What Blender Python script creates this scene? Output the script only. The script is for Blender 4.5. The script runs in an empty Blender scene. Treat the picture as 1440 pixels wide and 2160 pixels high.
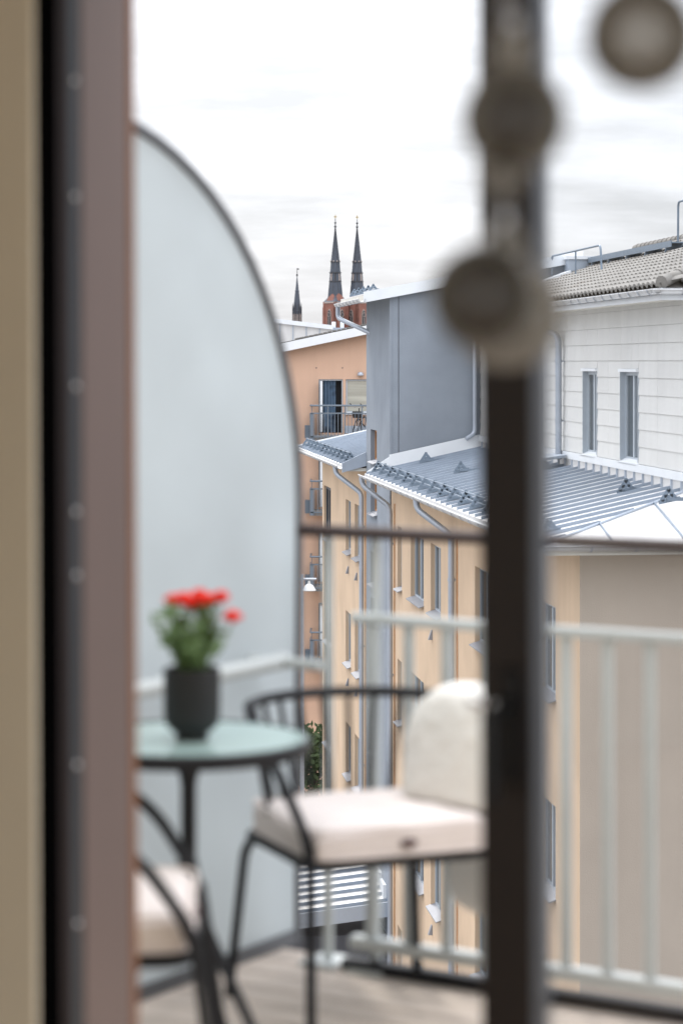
import bpy, bmesh, math, random
from mathutils import Vector, Matrix
R = math.radians
random.seed(7)
sc = bpy.context.scene
COL = sc.collection

# ------------------------------------------------------------------ camera, sky, sun, exposure
EYE = 1.52                       # eye height above the balcony deck (deck is z = 0)
FPX, HORIZON = 5100.0, 765.0     # focal length and horizon row in photograph pixels (1440 x 2160)
cam_d = bpy.data.cameras.new('camera'); cam = bpy.data.objects.new('camera', cam_d); COL.objects.link(cam)
cam.location = (0, 0, EYE); cam.rotation_euler = (R(90), 0, 0)
cam_d.sensor_fit = 'VERTICAL'; cam_d.sensor_height = 36; cam_d.sensor_width = 24; cam_d.lens = 85
cam_d.shift_y = -(1080 - HORIZON) / 2160
cam_d.clip_start = 0.05; cam_d.clip_end = 8000
cam_d.dof.use_dof = True; cam_d.dof.focus_distance = 62; cam_d.dof.aperture_fstop = 2.8
sc.camera = cam

SUN_AZ, SUN_EL = R(-18), R(46)   # azimuth from +Y towards +X; sun stands ahead and to the left
w = bpy.data.worlds.new('World'); sc.world = w; w.use_nodes = True
nt = w.node_tree; N = nt.nodes; L = nt.links; N.clear()
out = N.new('ShaderNodeOutputWorld'); bg = N.new('ShaderNodeBackground')
sky = N.new('ShaderNodeTexSky'); sky.sky_type = 'NISHITA'; sky.sun_disc = False
sky.sun_elevation = SUN_EL; sky.sun_rotation = SUN_AZ; sky.air_density = 1.0; sky.dust_density = 1.5
tc = N.new('ShaderNodeTexCoord'); sx = N.new('ShaderNodeSeparateXYZ'); L.new(tc.outputs['Generated'], sx.inputs[0])
def wm(op, a, b=None):
    n = N.new('ShaderNodeMath'); n.operation = op
    for i, v in enumerate((a, b)):
        if v is None: continue
        if isinstance(v, (int, float)): n.inputs[i].default_value = v
        else: L.new(v, n.inputs[i])
    return n.outputs[0]
up = wm('MAXIMUM', sx.outputs['Z'], 0.0)
den = wm('ADD', up, 0.30)
cx = N.new('ShaderNodeCombineXYZ'); L.new(wm('DIVIDE', sx.outputs['X'], den), cx.inputs[0]); L.new(wm('DIVIDE', sx.outputs['Y'], den), cx.inputs[1])
mp = N.new('ShaderNodeMapping'); mp.inputs['Scale'].default_value = (2.2, 4.6, 1); mp.inputs['Rotation'].default_value = (0, 0, R(12)); L.new(cx.outputs[0], mp.inputs[0])
cn = N.new('ShaderNodeTexNoise'); cn.inputs['Scale'].default_value = 1.5; cn.inputs['Detail'].default_value = 7; cn.inputs['Roughness'].default_value = .58
L.new(mp.outputs[0], cn.inputs['Vector'])
cr = N.new('ShaderNodeMapRange'); cr.inputs[1].default_value = .34; cr.inputs[2].default_value = .66; cr.inputs[3].default_value = .82; cr.inputs[4].default_value = 1.18
L.new(cn.outputs['Fac'], cr.inputs[0])
# overcast luminance: zenith brighter than horizon, modulated by the cloud streaks
lum = wm('MULTIPLY', wm('ADD', wm('MULTIPLY', up, 1.6), 0.49), cr.outputs[0])
cc = N.new('ShaderNodeMix'); cc.data_type = 'RGBA'; cc.blend_type = 'MULTIPLY'; cc.inputs['Factor'].default_value = 1
cc.inputs['A'].default_value = (.97, .99, 1.045, 1)
cmb = N.new('ShaderNodeCombineColor'); [L.new(lum, cmb.inputs[i]) for i in range(3)]
L.new(cmb.outputs[0], cc.inputs['B'])
sk = N.new('ShaderNodeMix'); sk.data_type = 'RGBA'; sk.blend_type = 'MULTIPLY'; sk.inputs['Factor'].default_value = 1
L.new(sky.outputs[0], sk.inputs['A']); sk.inputs['B'].default_value = (.1, .1, .1, 1)
mx = N.new('ShaderNodeMix'); mx.data_type = 'RGBA'; mx.inputs['Factor'].default_value = .92
L.new(sk.outputs['Result'], mx.inputs['A']); L.new(cc.outputs['Result'], mx.inputs['B'])
L.new(mx.outputs['Result'], bg.inputs['Color']); bg.inputs['Strength'].default_value = 1.0
L.new(bg.outputs[0], out.inputs['Surface'])
sun_d = bpy.data.lights.new('sun', 'SUN'); sun = bpy.data.objects.new('sun', sun_d); COL.objects.link(sun)
sun_d.energy = 1.3; sun_d.angle = R(12); sun_d.color = (1, .95, .87)
sdir = Vector((math.sin(SUN_AZ) * math.cos(SUN_EL), math.cos(SUN_AZ) * math.cos(SUN_EL), math.sin(SUN_EL)))
sun.rotation_euler = sdir.to_track_quat('Z', 'Y').to_euler()
sc.view_settings.view_transform = 'Standard'; sc.view_settings.look = 'None'
sc.view_settings.exposure = 0.78; sc.view_settings.gamma = 1
sc.render.engine = 'CYCLES'; sc.cycles.use_denoising = True
sc.cycles.max_bounces = 8; sc.cycles.transparent_max_bounces = 12; sc.cycles.caustics_reflective = False; sc.cycles.caustics_refractive = False
try: sc.cycles.denoiser = 'OPENIMAGEDENOISE'
except Exception: pass

# ------------------------------------------------------------------ materials
def mat(name, col, rough=.6, metal=0., var=.08, scale=3., bump=0., bscale=40., spec=.5, streak=0., rnd=0., dirt=None, trans=0., stretch=(1, 1, 1)):
    m = bpy.data.materials.new(name); m.use_nodes = True
    t = m.node_tree; n = t.nodes; l = t.links; b = n['Principled BSDF']
    b.inputs['Roughness'].default_value = rough; b.inputs['Metallic'].default_value = metal
    b.inputs['Specular IOR Level'].default_value = spec
    c = n.new('ShaderNodeTexCoord'); mpg = n.new('ShaderNodeMapping'); l.new(c.outputs['Object'], mpg.inputs[0]); mpg.inputs['Scale'].default_value = stretch
    no = n.new('ShaderNodeTexNoise'); no.inputs['Scale'].default_value = scale; no.inputs['Detail'].default_value = 6; l.new(mpg.outputs[0], no.inputs['Vector'])
    mr = n.new('ShaderNodeMapRange'); mr.inputs[1].default_value = .3; mr.inputs[2].default_value = .7; mr.inputs[3].default_value = 1 - var; mr.inputs[4].default_value = 1 + var
    l.new(no.outputs['Fac'], mr.inputs[0]); fac = mr.outputs[0]
    def mul(a, bb):
        k = n.new('ShaderNodeMath'); k.operation = 'MULTIPLY'; l.new(a, k.inputs[0]); l.new(bb, k.inputs[1]); return k.outputs[0]
    if streak:
        m2 = n.new('ShaderNodeMapping'); m2.inputs['Scale'].default_value = (2.6, 2.6, .16); l.new(c.outputs['Object'], m2.inputs[0])
        n2 = n.new('ShaderNodeTexNoise'); n2.inputs['Scale'].default_value = 1.7; n2.inputs['Detail'].default_value = 5; l.new(m2.outputs[0], n2.inputs['Vector'])
        r2 = n.new('ShaderNodeMapRange'); r2.inputs[1].default_value = .35; r2.inputs[2].default_value = .7; r2.inputs[3].default_value = 1 + streak * .4; r2.inputs[4].default_value = 1 - streak
        l.new(n2.outputs['Fac'], r2.inputs[0]); fac = mul(fac, r2.outputs[0])
    if rnd:
        oi = n.new('ShaderNodeObjectInfo'); r3 = n.new('ShaderNodeMapRange'); r3.inputs[3].default_value = 1 - rnd; r3.inputs[4].default_value = 1 + rnd
        l.new(oi.outputs['Random'], r3.inputs[0]); fac = mul(fac, r3.outputs[0])
    cmx = n.new('ShaderNodeMix'); cmx.data_type = 'RGBA'; cmx.blend_type = 'MULTIPLY'; cmx.inputs['Factor'].default_value = 1
    cmx.inputs['A'].default_value = (*col, 1)
    cb = n.new('ShaderNodeCombineColor'); [l.new(fac, cb.inputs[i]) for i in range(3)]; l.new(cb.outputs[0], cmx.inputs['B'])
    colout = cmx.outputs['Result']
    if dirt:
        dn = n.new('ShaderNodeTexNoise'); dn.inputs['Scale'].default_value = dirt[1]; dn.inputs['Detail'].default_value = 8; l.new(c.outputs['Object'], dn.inputs['Vector'])
        dr = n.new('ShaderNodeMapRange'); dr.inputs[1].default_value = .5; dr.inputs[2].default_value = .72; dr.inputs[4].default_value = dirt[2]; l.new(dn.outputs['Fac'], dr.inputs[0])
        dm = n.new('ShaderNodeMix'); dm.data_type = 'RGBA'; l.new(dr.outputs[0], dm.inputs['Factor']); l.new(colout, dm.inputs['A']); dm.inputs['B'].default_value = (*dirt[0], 1)
        colout = dm.outputs['Result']
    l.new(colout, b.inputs['Base Color'])
    if bump:
        bn = n.new('ShaderNodeTexNoise'); bn.inputs['Scale'].default_value = bscale; bn.inputs['Detail'].default_value = 4; l.new(mpg.outputs[0], bn.inputs['Vector'])
        bp = n.new('ShaderNodeBump'); bp.inputs['Strength'].default_value = bump; bp.inputs['Distance'].default_value = .02
        l.new(bn.outputs['Fac'], bp.inputs['Height']); l.new(bp.outputs[0], b.inputs['Normal'])
    if trans:
        o = n['Material Output']; tr = n.new('ShaderNodeBsdfTranslucent'); l.new(colout, tr.inputs['Color'])
        ms = n.new('ShaderNodeMixShader'); ms.inputs[0].default_value = trans
        l.new(b.outputs[0], ms.inputs[1]); l.new(tr.outputs[0], ms.inputs[2]); l.new(ms.outputs[0], o.inputs['Surface'])
    return m
def clear_glass(name, tint, refl=.06, body=0., bodycol=(.8, .8, .8)):
    m = bpy.data.materials.new(name); m.use_nodes = True; t = m.node_tree; n = t.nodes; l = t.links; n.clear()
    o = n.new('ShaderNodeOutputMaterial'); tr = n.new('ShaderNodeBsdfTransparent'); tr.inputs[0].default_value = (*tint, 1)
    gl = n.new('ShaderNodeBsdfGlossy'); gl.inputs['Roughness'].default_value = .02
    fr = n.new('ShaderNodeFresnel'); fr.inputs[0].default_value = 1.45
    a = n.new('ShaderNodeMixShader'); l.new(fr.outputs[0], a.inputs[0]); l.new(tr.outputs[0], a.inputs[1]); l.new(gl.outputs[0], a.inputs[2])
    res = a.outputs[0]
    if body:
        df = n.new('ShaderNodeBsdfDiffuse'); df.inputs[0].default_value = (*bodycol, 1); ts = n.new('ShaderNodeBsdfTranslucent'); ts.inputs[0].default_value = (*bodycol, 1)
        dd = n.new('ShaderNodeMixShader'); dd.inputs[0].default_value = .55; l.new(df.outputs[0], dd.inputs[1]); l.new(ts.outputs[0], dd.inputs[2])
        bb = n.new('ShaderNodeMixShader'); bb.inputs[0].default_value = body; l.new(res, bb.inputs[1]); l.new(dd.outputs[0], bb.inputs[2]); res = bb.outputs[0]
    l.new(res, o.inputs['Surface']); return m

MT = {}
def defm(k, *a, **kw): MT[k] = mat(k, *a, **kw)
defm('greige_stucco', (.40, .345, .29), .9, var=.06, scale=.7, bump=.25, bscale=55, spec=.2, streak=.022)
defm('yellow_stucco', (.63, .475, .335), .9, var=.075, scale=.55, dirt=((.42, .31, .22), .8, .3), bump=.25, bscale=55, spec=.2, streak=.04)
defm('orange_stucco', (.62, .42, .31), .9, var=.07, scale=.4, dirt=((.44, .27, .19), .5, .2), bump=.2, bscale=50, spec=.2, streak=.022)
defm('grey_stucco', (.255, .285, .325), .9, var=.08, scale=1.1, bump=.25, bscale=55, spec=.2, streak=.022)
defm('dark_cladding', (.075, .08, .095), .7, var=.1, scale=2)
defm('white_panel', (.64, .64, .625), .75, var=.035, scale=1.5, bump=.15, bscale=30, spec=.3, rnd=.025, streak=.03)
defm('panel_backing', (.30, .30, .30), .9)
defm('white_metal', (.74, .77, .80), .45, var=.04, scale=2, spec=.5)
defm('pale_soffit', (.66, .64, .58), .7, var=.05)
defm('seam_shade_blue', (.27, .32, .39), .5, .3, var=.08)  # darker than the roof sheet: shadows along the seams painted into the colour
defm('zinc_roof', (.69, .685, .68), .45, .2, var=.07, scale=1.2, bump=.08, bscale=6, streak=.05)
defm('zinc_trim', (.42, .48, .56), .45, .3, var=.06, scale=2.5)
defm('gutter_metal', (.60, .61, .62), .42, .5, var=.08, scale=4, dirt=((.32, .29, .25), 6, .35))
defm('balcony_steel', (.15, .185, .225), .45, .3, var=.06)
defm('pipe_metal', (.40, .44, .50), .42, .45, var=.07, scale=3)
defm('guard_metal', (.19, .24, .30), .45, .5, var=.1, scale=6)
defm('window_frame_grey', (.42, .47, .52), .5, var=.04)
defm('window_frame_wood', (.50, .25, .11), .6, var=.15, scale=8)
defm('window_glass', (.045, .06, .07), .05, var=.1, scale=.7, spec=.9)
defm("sill_metal", (.28, .29, .32), .5, .2, var=.06)
defm('concrete_tile', (.225, .215, .20), .9, var=.16, scale=7, bump=.4, bscale=50, rnd=.14, dirt=((.14, .12, .10), 2.2, .55))
defm('tile_underlay', (.06, .055, .05), .9)
defm('cathedral_brick', (.235, .105, .08), .9, var=.15, scale=.25, bump=.3, bscale=2, dirt=((.16, .06, .04), .12, .4))
defm('cathedral_stone', (.36, .30, .27), .9, var=.12, scale=.4)
defm('cathedral_dark', (.045, .045, .05), .8, var=.1)
defm('slate_copper', (.052, .062, .082), .55, var=.2, scale=.3, spec=.5, stretch=(1, 1, .25))
defm('gold', (.55, .40, .16), .35, .9, var=.05)
defm('asphalt', (.055, .055, .058), .95, var=.15, scale=.6, bump=.3, bscale=30)
defm('paving', (.26, .25, .24), .9, var=.12, scale=.8, bump=.2, bscale=12)
defm('foliage', (.055, .085, .03), .8, var=.3, scale=4, trans=.3)
defm('bark', (.09, .07, .05), .9, var=.2, scale=6)
defm('lamp_white', (.55, .57, .58), .4, var=.03)
defm('deck_wood', (.63, .54, .465), .8, var=.16, scale=2.2, bump=.3, bscale=14, rnd=.10, stretch=(1, 14, 14), dirt=((.25, .22, .20), 3.5, .4))
defm('rail_white', (.50, .53, .525), .45, var=.04, scale=3)
defm('rail_brown', (.034, .017, .014), .55, var=.15, scale=9, stretch=(1, 1, 1))
defm('screen_panel', (.61, .655, .675), .5, var=.06, scale=2.6, spec=.4, trans=.4)
defm('screen_frame', (.11, .115, .125), .45, .3, var=.06)
defm('black_metal', (.009, .0095, .012), .5, 0, var=.1, scale=8, spec=.3)
defm('cushion_fabric', (.77, .70, .665), .95, var=.05, scale=6, bump=.35, bscale=120, spec=.1)
defm('cushion_cream', (.86, .84, .79), .95, var=.05, scale=6, bump=.35, bscale=120, spec=.1)
defm('cushion_tie', (.10, .06, .06), .9)
defm('table_glass', (.40, .53, .50), .12, var=.05, scale=4, spec=.7)
defm('pot_black', (.007, .007, .008), .6, var=.15, scale=10, bump=.2, bscale=60)
defm('soil', (.03, .022, .016), 1)
defm('leaf_green', (.16, .25, .095), .6, var=.25, scale=30, trans=.35)
defm('petal_red', (.92, .045, .02), .6, var=.15, scale=60, trans=.25)
defm('jamb_mauve', (.165, .115, .100), .32, var=.06, scale=3, stretch=(4, 4, .4), spec=.55)
defm('jamb_edge', (.27, .12, .06), .5, var=.1)
defm('jamb_dark', (.020, .012, .011), .6, var=.1, spec=.2)
defm('gasket_grey', (.045, .052, .06), .4, .3, var=.06)
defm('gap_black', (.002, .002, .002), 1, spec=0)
defm('screw_steel', (.75, .75, .75), .22, .95, var=.03)
defm('door_brown', (.018, .012, .010), .5, var=.12, scale=5, stretch=(6, 6, .5))
defm('door_edge_skylit', (.16, .175, .20), .45, .2, var=.05)
defm('handle_black', (.006, .006, .007), .4, .2)
defm('room_plaster', (.80, .72, .56), .9, var=.03, scale=2, bump=.1)
defm('room_white', (.74, .72, .68), .9, var=.03)
defm('room_floor_wood', (.46, .34, .23), .5, var=.15, scale=3, stretch=(1, 8, 1))
defm('house_stucco', (.62, .56, .47), .9, var=.05, bump=.2, bscale=60)
defm('curtain_cloth', (.10, .16, .24), .9, var=.1, dirt=((.012, .016, .03), 2.6, 1.0))
defm('dark_room', (.008, .008, .010), .9)
defm('blind_glass', (.42, .41, .35), .15, var=.2, scale=1.2, spec=.8, stretch=(.3, 1, 5))
defm('bike_black', (.012, .012, .014), .45)
defm('bike_chrome', (.7, .7, .7), .2, .9)
MT['pane_clear'] = clear_glass('pane_clear', (.965, .97, .975))
MT['globe_shell'] = clear_glass('globe_shell', (.93, .93, .89), body=.17, bodycol=(.88, .86, .80))
MT['globe_core'] = clear_glass('globe_core', (.72, .69, .67), body=.34, bodycol=(.60, .55, .50))
MT['globe_core_dark'] = clear_glass('globe_core_dark', (.30, .275, .26), body=.16, bodycol=(.30, .25, .22))
MT['pale_globe'] = clear_glass('pale_globe', (.95, .95, .92), body=.34, bodycol=(.84, .82, .77))

# ------------------------------------------------------------------ mesh helpers
class MB:
    def __init__(s, xf=None): s.v = []; s.f = []; s.xf = xf
    def pt(s, p):
        s.v.append(tuple(s.xf(*p)) if s.xf else tuple(p)); return len(s.v) - 1
    def poly(s, pts): s.f.append([s.pt(p) for p in pts])
    def hexa(s, b, t):                      # four bottom and four top points
        i = [s.pt(p) for p in list(b) + list(t)]
        s.f += [[i[3], i[2], i[1], i[0]], [i[4], i[5], i[6], i[7]]]
        for k in range(4): s.f.append([i[k], i[(k + 1) % 4], i[4 + (k + 1) % 4], i[4 + k]])
        return s
    def box(s, x0, x1, y0, y1, z0, z1):
        return s.hexa([(x0, y0, z0), (x1, y0, z0), (x1, y1, z0), (x0, y1, z0)], [(x0, y0, z1), (x1, y0, z1), (x1, y1, z1), (x0, y1, z1)])
    def prism(s, pts, off):                 # closed polygon pushed along off
        a = [s.pt(p) for p in pts]; b = [s.pt((p[0] + off[0], p[1] + off[1], p[2] + off[2])) for p in pts]
        s.f.append(a); s.f.append(b[::-1]); n = len(a)
        for k in range(n): s.f.append([a[k], a[(k + 1) % n], b[(k + 1) % n], b[k]])
        return s
    def tube(s, path, r, seg=8, r1=None, caps=True, closed=False):
        P = [Vector(p) for p in path]; n = len(P); rings = []; up = None
        for k in range(n):
            if closed: t = P[(k + 1) % n] - P[k - 1]
            else: t = P[min(k + 1, n - 1)] - P[max(k - 1, 0)]
            t.normalize()
            if up is None: up = Vector((0, 0, 1)) if abs(t.z) < .9 else Vector((1, 0, 0))
            a = t.cross(up)
            if a.length < 1e-5: a = t.cross(Vector((0, 1, 0)))
            a.normalize(); b = a.cross(t).normalized(); up = b
            rr = r if r1 is None else r + (r1 - r) * k / (n - 1)
            rings.append([s.pt(P[k] + rr * (math.cos(2 * math.pi * j / seg) * a + math.sin(2 * math.pi * j / seg) * b)) for j in range(seg)])
        for k in range(n if closed else n - 1):
            A, B = rings[k], rings[(k + 1) % n]
            for j in range(seg): s.f.append([A[j], A[(j + 1) % seg], B[(j + 1) % seg], B[j]])
        if caps and not closed: s.f.append(rings[0][::-1]); s.f.append(rings[-1])
        return s
    def lathe(s, prof, seg=24, c=(0, 0, 0), rot=0.):
        rings = []
        for r, z in prof:
            if r < 1e-6: rings.append([s.pt((c[0], c[1], c[2] + z))])
            else: rings.append([s.pt((c[0] + r * math.cos(rot + 2 * math.pi * j / seg), c[1] + r * math.sin(rot + 2 * math.pi * j / seg), c[2] + z)) for j in range(seg)])
        for A, B in zip(rings, rings[1:]):
            for j in range(seg):
                k = (j + 1) % seg
                if len(A) == 1 and len(B) == 1: continue
                if len(A) == 1: s.f.append([A[0], B[k], B[j]])
                elif len(B) == 1: s.f.append([A[j], A[k], B[0]])
                else: s.f.append([A[j], A[k], B[k], B[j]])
        return s
    def sphere(s, c, r, seg=16, rings=10, sc3=(1, 1, 1)):
        base = len(s.v); xf = s.xf; s.xf = None
        s.lathe([(r * math.sin(math.pi * k / rings), -r * math.cos(math.pi * k / rings)) for k in range(rings + 1)], seg)
        s.xf = xf
        for i in range(base, len(s.v)):
            x, y, z = s.v[i]; p = (c[0] + x * sc3[0], c[1] + y * sc3[1], c[2] + z * sc3[2]); s.v[i] = tuple(xf(*p)) if xf else p
        return s
    def mesh(s, name, m, smooth=False, bevel=0.):
        me = bpy.data.meshes.new(name); me.from_pydata(s.v, [], s.f); me.materials.append(MT[m])
        b = bmesh.new(); b.from_mesh(me); bmesh.ops.recalc_face_normals(b, faces=b.faces)
        if bevel: bmesh.ops.bevel(b, geom=list(b.edges), offset=bevel, segments=1, affect='EDGES', clamp_overlap=True)
        if smooth:
            for f in b.faces: f.smooth = True
            for e in b.edges:
                if len(e.link_faces) == 2 and e.calc_face_angle(0) > R(40): e.smooth = False
        b.to_mesh(me); b.free(); return me
    def build(s, name, m, parent=None, smooth=False, bevel=0., kind=None, label=None):
        return obj(name, s.mesh(name, m, smooth, bevel), parent, kind, label)
def obj(name, me, parent=None, kind=None, label=None, loc=None, rot=None):
    o = bpy.data.objects.new(name, me); COL.objects.link(o)
    if parent: o.parent = parent
    if kind: o['kind'] = kind
    if label: o['label'] = label
    if loc: o.location = loc
    if rot: o.rotation_euler = rot
    return o
def tag(o, label, cat, group=None):
    o['label'] = label; o['category'] = cat
    if group: o['group'] = group
    return o
def thing(name, label, cat, loc=(0, 0, 0), rz=0., group=None):
    o = bpy.data.objects.new(name, None); COL.objects.link(o); o.location = loc; o.rotation_euler = (0, 0, rz); o.empty_display_size = .2
    return tag(o, label, cat, group)
def arc(c, r, a0, a1, n, plane='xy', z=0.):
    res = []
    for k in range(n + 1):
        a = R(a0 + (a1 - a0) * k / n); u, v = c[0] + r * math.cos(a), c[1] + r * math.sin(a)
        res.append({'xy': (u, v, z), 'xz': (u, z, v), 'yz': (z, u, v)}[plane])
    return res
def wall_open(mb, a, b0, b1, z0, z1, ops, depth):
    """sheet on plane a (coords a, b, z) with openings (b0, b1, z0, z1) and their reveals"""
    bs = sorted({b0, b1, *[x for o in ops for x in o[:2]]}); zs = sorted({z0, z1, *[x for o in ops for x in o[2:4]]})
    for i in range(len(bs) - 1):
        for j in range(len(zs) - 1):
            bm_, zm = (bs[i] + bs[i + 1]) / 2, (zs[j] + zs[j + 1]) / 2
            if bm_ < b0 or bm_ > b1 or zm < z0 or zm > z1: continue
            if any(o[0] < bm_ < o[1] and o[2] < zm < o[3] for o in ops): continue
            mb.poly([(a, bs[i], zs[j]), (a, bs[i + 1], zs[j]), (a, bs[i + 1], zs[j + 1]), (a, bs[i], zs[j + 1])])
    for o in ops:
        p, q, lo, hi = o[:4]; d = a + depth
        mb.poly([(a, p, lo), (d, p, lo), (d, p, hi), (a, p, hi)]); mb.poly([(a, q, lo), (d, q, lo), (d, q, hi), (a, q, hi)])
        mb.poly([(a, p, hi), (a, q, hi), (d, q, hi), (d, p, hi)]); mb.poly([(a, p, lo), (a, q, lo), (d, q, lo), (d, p, lo)])
def window(par, xf, a, b0, b1, z0, z1, fm='window_frame_grey', depth=.14, mull=1, sill=True, out_=.10, gm='window_glass', sill_mat='sill_metal'):
    e = .002; f0, f1 = a + depth - .055, a + depth + .02
    m = MB(xf); fw = .06
    m.box(f0, f1, b0 + e, b0 + fw, z0 + e, z1 - e); m.box(f0, f1, b1 - fw, b1 - e, z0 + e, z1 - e)
    m.box(f0, f1, b0 + fw, b1 - fw, z0 + e, z0 + fw); m.box(f0, f1, b0 + fw, b1 - fw, z1 - fw, z1 - e)
    for k in range(mull):
        c = b0 + (b1 - b0) * (k + 1) / (mull + 1); m.box(f0 - .01, f1, c - .045, c + .045, z0 + fw, z1 - fw)
    wo = m.build('window', fm, par)
    edges = [b0 + fw] + [b0 + (b1 - b0) * (k + 1) / (mull + 1) for k in range(mull)] + [b1 - fw]
    for k in range(mull + 1):
        g = MB(xf); g.box(a + depth - .025, a + depth - .012, edges[k] + (.045 if k else 0), edges[k + 1] - (.045 if k < mull else 0), z0 + fw, z1 - fw); g.build('pane', gm, wo)
    if sill:
        s_ = MB(xf); t = .02
        s_.hexa([(f0, b0 - .03, z0 + .01), (a - out_, b0 - .03, z0 - .055), (a - out_, b1 + .03, z0 - .055), (f0, b1 + .03, z0 + .01)],
                [(f0, b0 - .03, z0 + .01 + t), (a - out_, b0 - .03, z0 - .055 + t), (a - out_, b1 + .03, z0 - .055 + t), (f0, b1 + .03, z0 + .01 + t)])
        s_.build('sill', sill_mat, wo)
    return wo
def pxX(px, Y): return (px - 720) / FPX * Y
def pyZ(py, Y): return EYE - (py - HORIZON) / FPX * Y

# ------------------------------------------------------------------ ground
G = -14.5
g = MB()
g.poly([(-4000, -600, G), (4000, -600, G), (4000, 6000, G), (-4000, 6000, G)])
g.build('ground', 'paving', kind='structure')
st = MB(); st.poly([(-16, 5, G + .004), (-3.2, 5, G + .004), (-10.2, 86, G + .004), (-23, 86, G + .004)]); st.build('road', 'asphalt', kind='structure')
kb = MB(); kb.hexa([(-3.2, 5, G), (-2.9, 5, G), (-9.9, 86, G), (-10.2, 86, G)], [(-3.2, 5, G + .12), (-2.9, 5, G + .12), (-9.9, 86, G + .12), (-10.2, 86, G + .12)]); kb.build('kerb', 'paving', kind='structure')

# ------------------------------------------------------------------ yellow apartment building across the yard
# local frame: x into the building, y along the long facade away from the viewer, z from the ground
SL = .107
k0 = (1222 - 720) / FPX
C0y = 6.87 / (k0 + SL); C0x = 6.87 - SL * C0y
ROT = math.atan(SL); CS, SN = math.cos(ROT), math.sin(ROT)
ZE = EYE - G
def H(h): return ZE - h                  # metres below the eye -> local height
def pxs(px, x=0.):                        # photograph column -> distance along the facade
    k = (px - 720) / FPX
    return (C0x + x * CS - k * (C0y + x * SN)) / (k * CS + SN)
yb = thing('apartment_building', 'long yellow stucco apartment block with grey stair tower and metal roof', 'building', (C0x, C0y, G), ROT)
sA, sB, sE = pxs(825), pxs(775), pxs(680)
rows = [(H(4.9 + 2.9 * k), H(3.56 + 2.9 * k)) for k in range(4)]
near_cols = [(838, 847), (866, 893), (908, 929), (1001, 1033), (1062, 1096), (1138, 1171)]
far_cols = [(729, 739.5), (748, 758.5)]
EV = H(2.36)                              # wall top under the eaves
def facade(cols, y0, y1, extra=()):
    ops = [(pxs(b), pxs(a), z0, z1) for a, b in cols for z0, z1 in rows] + list(extra)
    m = MB(); wall_open(m, 0, y0, y1, 0, EV, ops, .15); m.build('wall', 'yellow_stucco', yb)
    for a, b in cols:
        for z0, z1 in rows: window(yb, None, 0, pxs(b), pxs(a), z0, z1, mull=0 if pxs(a) - pxs(b) < .9 else 1, depth=.14)
facade(near_cols, 0, sA)
strip = (pxs(697.5), pxs(683), .02, H(3.48))
facade(far_cols, sB, sE, [strip])
# front wall (faces the viewer) and the closing walls
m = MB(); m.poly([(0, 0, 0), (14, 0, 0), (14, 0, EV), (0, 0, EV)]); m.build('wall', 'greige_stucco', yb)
m = MB(); m.poly([(0, sE, 0), (14, sE, 0), (14, sE, EV), (0, sE, EV)]); m.poly([(14, 0, 0), (14, sE, 0), (14, sE, EV), (14, 0, EV)]); m.build('wall', 'yellow_stucco', yb)
# dark window strip at the far end of the facade: cladding boards and windows
y0, y1 = strip[0], strip[1]
m = MB(); m.poly([(.152, y0, 0), (.152, y1, 0), (.152, y1, strip[3]), (.152, y0, strip[3])]); m.build('recess_back', 'dark_cladding', yb)
for k in range(4):
    zt = H(3.52 + 2.9 * k); window(yb, None, 0.0, y0 + .02, y1 - .02, zt - 1.45, zt, depth=.12, mull=1, fm='dark_cladding', out_=.06)
    for j in range(3):
        b = MB(); b.box(.06, .10, y0 + .01, y1 - .01, zt - 2.86 + j * .45, zt - 2.86 + j * .45 + .435); b.build('cladding_board', 'dark_cladding', yb)
# small white vents under windows
def vent(y, h):
    v = MB(); v.hexa([(-.002, y - .05, H(h)), (-.08, y - .05, H(h)), (-.08, y + .05, H(h)), (-.002, y + .05, H(h))],
                     [(-.002, y - .05, H(h) + .19), (-.02, y - .05, H(h) + .19), (-.02, y + .05, H(h) + .19), (-.002, y + .05, H(h) + .19)])
    v.build('vent_cap', 'sill_metal', yb)
for k in range(3):
    for px in (735, 753, 911): vent(pxs(px), 5.45 + 2.9 * k)
# grey pilaster that carries on as the stair tower
TX = 2.0                                  # tower depth into the roof
tz0, tsl = H(-1.50), .19                  # tower top at the facade and its slope
stair = [(1.58, 2.32), (2.78, 3.54), (4.46, 5.22), (5.55, 6.32), (7.36, 8.12), (8.45, 9.22), (10.26, 11.02), (11.35, 12.1)]
ops = [(pxs(797), pxs(784), H(b), H(a)) for a, b in stair]
m = MB(); wall_open(m, -.03, sA, sB, 0, tz0, ops, .2)
m.poly([(-.03, sA, 0), (.0, sA, 0), (.0, sA, EV - .3), (-.03, sA, EV - .3)]); m.poly([(-.03, sB, 0), (.0, sB, 0), (.0, sB, EV), (-.03, sB, EV)])
tw = m.build('stair_tower', 'grey_stucco', yb)
for o in ops: window(yb, None, -.03, *o, fm='window_frame_wood', depth=.16, mull=1, out_=.09)
zr = H(2.47)
m = MB()
for yy in (sA, sB): m.poly([(-.03, yy, EV - .4), (TX + 2, yy, EV - .4), (TX + 2, yy, tz0 + tsl * (TX + 2)), (-.03, yy, tz0)])
m.poly([(TX + 2, sA, EV - .4), (TX + 2, sB, EV - .4), (TX + 2, sB, tz0 + tsl * (TX + 2)), (TX + 2, sA, tz0 + tsl * (TX + 2))])
m.build('tower_wall', 'grey_stucco', yb)
m = MB(); m.box(-.036, .012, sA - .012, sA - .002, EV, tz0 - .02); m.build('corner_bead', 'grey_stucco', tw)
m = MB(); m.box(.155, .17, sA - .006, sA - .001, EV + .1, tz0 - .02); m.build('panel_joint', 'dark_cladding', tw)
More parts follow.
